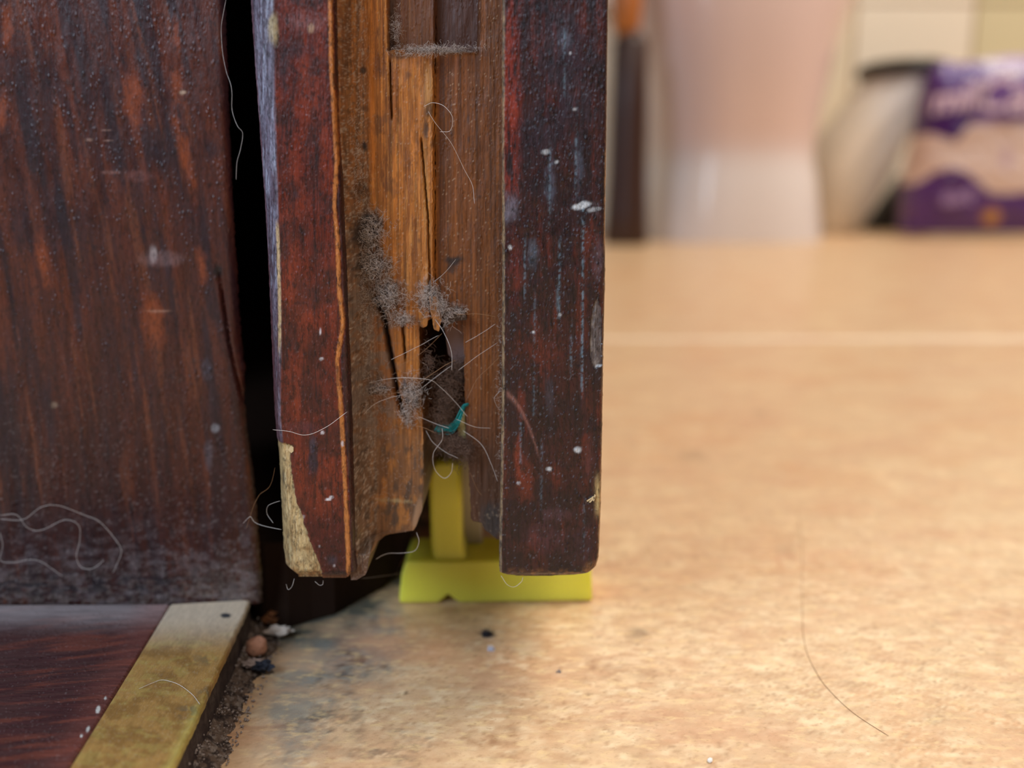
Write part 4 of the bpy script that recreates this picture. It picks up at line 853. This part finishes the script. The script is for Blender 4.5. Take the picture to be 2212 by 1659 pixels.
# lined waste bin: black hoop, crumpled milky bag
bn = empty('waste_bin', (640, 1570, 0)); tag(bn, 'milky plastic bag hanging in a black rimmed bin between toilet and purple pack', 'waste bin')
by = 1555.0
def X_(px, Y=by): return (px - CX) / F * Y * (cp + 0)   # small-angle width at that depth
def bagring(pxl, pxr, py, ry, seed, z=None, fold=9):
    p1 = onY(pxl, py, by); p2 = onY(pxr, py, by); cx = (p1[0] + p2[0]) / 2; rx = (p2[0] - p1[0]) / 2; zz = p1[2] if z is None else z
    return [(cx + (rx + fold * (vn(t * 1.6, zz / 40, seed) - .5) * 1.4) * math.cos(2 * math.pi * t / 64), by + 40 + (ry + fold * (vn(t * 1.3, zz / 50, seed + 3) - .5) * 2) * math.sin(2 * math.pi * t / 64), max(zz, .4)) for t in range(64)]
rings = [bagring(1778, 1868, 522, 40, 1, .5), bagring(1764, 1880, 470, 55, 1), bagring(1758, 1912, 410, 64, 1), bagring(1762, 1944, 350, 70, 1), bagring(1790, 1980, 290, 74, 1), bagring(1842, 2008, 230, 76, 1), bagring(1885, 2028, 180, 76, 1, fold=4), bagring(1892, 2050, 152, 76, 1, fold=1)]
V = [p for r in rings for p in r]; n = 64; Fc = [(i * n + k, i * n + (k + 1) % n, (i + 1) * n + (k + 1) % n, (i + 1) * n + k) for i in range(len(rings) - 1) for k in range(n)]; Fc.append(tuple(range(n))[::-1])
cc = np.array([lin((236, 224, 204)) * (1 - ss(560, 610, np.array(p[0]))) + lin((232, 232, 236)) * ss(560, 610, np.array(p[0])) for p in V])
cc = cc * (0.8 + .4 * np.array([vn(p[0] / 14, p[2] / 60, 9) for p in V]))[:, None]
mesh('bag', V, Fc, mat('milky_film', attr=True, rough=.35, rough_var=.05, alpha=.72, bump=.3, bump_scale=.06, dist=.004), bn, cc)
top = rings[-1]; hoop = Hairs(); P = [np.array(p) + [0, 0, 3] for p in top]; P.append(P[0]); hoop.add(P, 12, 10); hoop.build('rim', mat('black_plastic', (24, 24, 20), rough=.35), bn)
seamp = Hairs(); seamp.add(smooth_path([onY(a, b, by - 30) for a, b in [(1797, 60), (1775, 150), (1757, 215), (1745, 330), (1752, 420), (1768, 515)]], 8), 3.5, 6); seamp.build('handle', mat('brown_edge', (150, 108, 72), rough=.5), bn)

# black shoe-like lump behind
bk = empty('black_box', (700, 1700, 0)); tag(bk, 'small black sloping-sided container behind the purple pack', 'container')
a0 = onY(1868, 505, 1690)[0]; a1 = onY(2010, 505, 1690)[0]
v = [(a0, 1690, .5), (a1, 1690, .5), (a1, 1730, .5), (a0, 1730, .5), (a0 + 62, 1692, 92), (a1, 1692, 100), (a1, 1728, 100), (a0 + 62, 1728, 92)]
o = mesh('body', v, [(0, 3, 2, 1), (4, 5, 6, 7), (0, 1, 5, 4), (1, 2, 6, 5), (2, 3, 7, 6), (3, 0, 4, 7)], mat('black_plastic'), bk, smooth=False); bevel(o, 6)
o = mesh('lid', [(a0 + 58, 1691, 92), (a1 + 3, 1691, 100), (a1 + 3, 1729, 100), (a0 + 58, 1729, 92), (a0 + 60, 1692, 97), (a1 + 2, 1692, 105), (a1 + 2, 1728, 105), (a0 + 60, 1728, 97)], [(0, 3, 2, 1), (4, 5, 6, 7), (0, 1, 5, 4), (1, 2, 6, 5), (2, 3, 7, 6), (3, 0, 4, 7)], mat('black_plastic'), bk, smooth=False)

# purple pack
PY = 1390.0
pk = empty('purple_pack', (onY(2130, 505, PY)[0], PY + 60, 0)); tag(pk, 'glossy purple and white plastic pack with a white script name standing on the floor', 'pack')
outl = pl([(95, 2075), (110, 2072), (150, 2050), (200, 2034), (300, 2017), (400, 1994), (505, 1982)])
outr = pl([(60, 2330), (505, 2330)])
pyr = np.concatenate([np.arange(110, 505, 3.0), [506]]); us = np.linspace(0, 1, 120)
PX = outl(pyr)[:, None] * (1 - us) + outr(pyr)[:, None] * us; PP = pyr[:, None] + 0 * us
topline = np.interp(PX, [2040, 2075, 2110, 2160, 2212, 2330], [112, 122, 128, 118, 112, 108]); PPt = topline + (PP - 110) * (506 - topline) / 396.0
Xp, _, Zp = onY(PX, PPt, PY); q = 4 * us * (1 - us); vq = (PP - 110) / 396.0; bulge = (np.clip(q, 0, 1) ** .45)[None, :] * np.clip(4 * vq * (1.05 - vq), 0, 1) ** .5 * 45
wr = (fbm(PX / 26, PPt / 20, 4, 6) - .5) * 9
Yp = PY - bulge + 45 + wr * (vq < .98); Zp = np.maximum(Zp, .5)
def pack_paint(px, py):
    c = np.zeros(px.shape + (3,)) + lin((82, 38, 134))
    c = mixc(c, (226, 206, 200), ss(255, 275, py + 60 * np.exp(-((px - 2120) / 40.) ** 2) * 0) * 1.0)
    c = mixc(c, (70, 30, 112), ((py < np.interp(px, [1950, 2035, 2070, 2100, 2120, 2160, 2330], [280, 288, 305, 268, 240, 250, 285])) & (py > 180)) * 1.0)
    c = mixc(c, (150, 110, 170), ((py > np.interp(px, [1960, 2000, 2100, 2212, 2330], [206, 196, 180, 166, 150])) & (py < np.interp(px, [1960, 2000, 2100, 2212, 2330], [246, 240, 222, 226, 230]))) * .35)
    c = mixc(c, (206, 196, 214), ss(-8, 8, px - np.interp(py, [80, 120, 150, 175], [2060, 2120, 2165, 2240])) * (py < 165) * .8)  # pale lilac highlight of the film painted into the colour
    c = mixc(c, (168, 140, 200), (ss(2160, 2200, px) * (py < 135)) * .7)
    dome = (py > np.interp(px, [1950, 1985, 2005, 2030, 2060, 2095, 2120, 2140, 2170, 2330], [402, 404, 392, 372, 362, 374, 396, 418, 418, 412])); c = mixc(c, (82, 44, 122), dome * 1.0)
    ring_ = np.abs(np.hypot((px - 2062) / 62., (py - 432) / 62.) - 1) < .06; c = mixc(c, (112, 74, 148), (ring_ & dome) * .5)
    c = mixc(c, (150, 120, 170), blob(px, py, 2062, 425, 34, 24, .8, 0, .3) * .55)
    c = mixc(c, (98, 60, 118), blob(px, py, 1985, 460, 22, 26, .9) * .5)
    c = mixc(c, (214, 158, 60), blob(px, py, 2152, 468, 24, 20, .7, 0, .3) * .9)
    c = mixc(c, (196, 160, 140), blob(px, py, 1998, 335, 40, 44, .9) * .5 * (py < 400))
    c = mixc(c, (150, 110, 170), blob(px, py, 2175, 340, 16, 30, .9) * .5 * (py < 400))
    return c
cc = pack_paint(PX, PPt)
R, n = Xp.shape; Vf = np.stack([Xp, Yp, Zp], -1); Vb = np.stack([Xp, 2 * (PY + 62) - Yp - 0, Zp], -1)
V = np.concatenate([Vf.reshape(-1, 3), Vb.reshape(-1, 3)]); idx = np.arange(R * n).reshape(R, n); k = R * n
fs = np.stack([idx[:-1, :-1].ravel(), idx[1:, :-1].ravel(), idx[1:, 1:].ravel(), idx[:-1, 1:].ravel()], 1).tolist()
fs += [[a_ + k for a_ in f[::-1]] for f in fs]
loop = idx[0].tolist() + idx[1:, -1].tolist() + idx[-1, -2::-1].tolist() + idx[-2:0:-1, 0].tolist(); N = len(loop)
fs += [[loop[i], loop[(i + 1) % N], loop[(i + 1) % N] + k, loop[i] + k] for i in range(N)]
pkm = mat('printed_film', attr=True, rough=.25, rough_var=.05, coat=.3, bump=.3, bump_scale=.05, dist=.003)
mesh('printed_wrap', V, fs, pkm, pk, np.concatenate([cc.reshape(-1, 3)] * 2))
# white script lettering on the front of the pack
def text(body, px, py, size, m, rot=0.0, Y=PY - 13):
    cu = bpy.data.curves.new('lettering', 'FONT'); cu.body = body; cu.size = size * MM; cu.extrude = .0012; cu.offset = .0006 * size / 40; cu.shear = .25
    t_ = bpy.data.objects.new('t', cu); C.objects.link(t_); bpy.context.view_layer.update()
    me = bpy.data.meshes.new_from_object(t_.evaluated_get(bpy.context.evaluated_depsgraph_get())); bpy.data.objects.remove(t_); me.materials.clear(); me.materials.append(m)
    o = bpy.data.objects.new('lettering', me); p = onY(px, py, Y); o.location = [v_ * MM for v_ in p]; o.rotation_euler = (math.radians(90), -math.radians(rot), 0); link(o, pk)
    return o
wt = mat('white_print', (228, 206, 226), rough=.4)
text('mill', 2012, 246, 52, wt, 8); text('Can', 2100, 234, 68, wt, -4)
text('soft', 2034, 442, 30, mat('lilac_print', (170, 144, 190), rough=.4), 4)
print('verts', sum(len(o.data.vertices) for o in bpy.data.objects if o.type == 'MESH'))
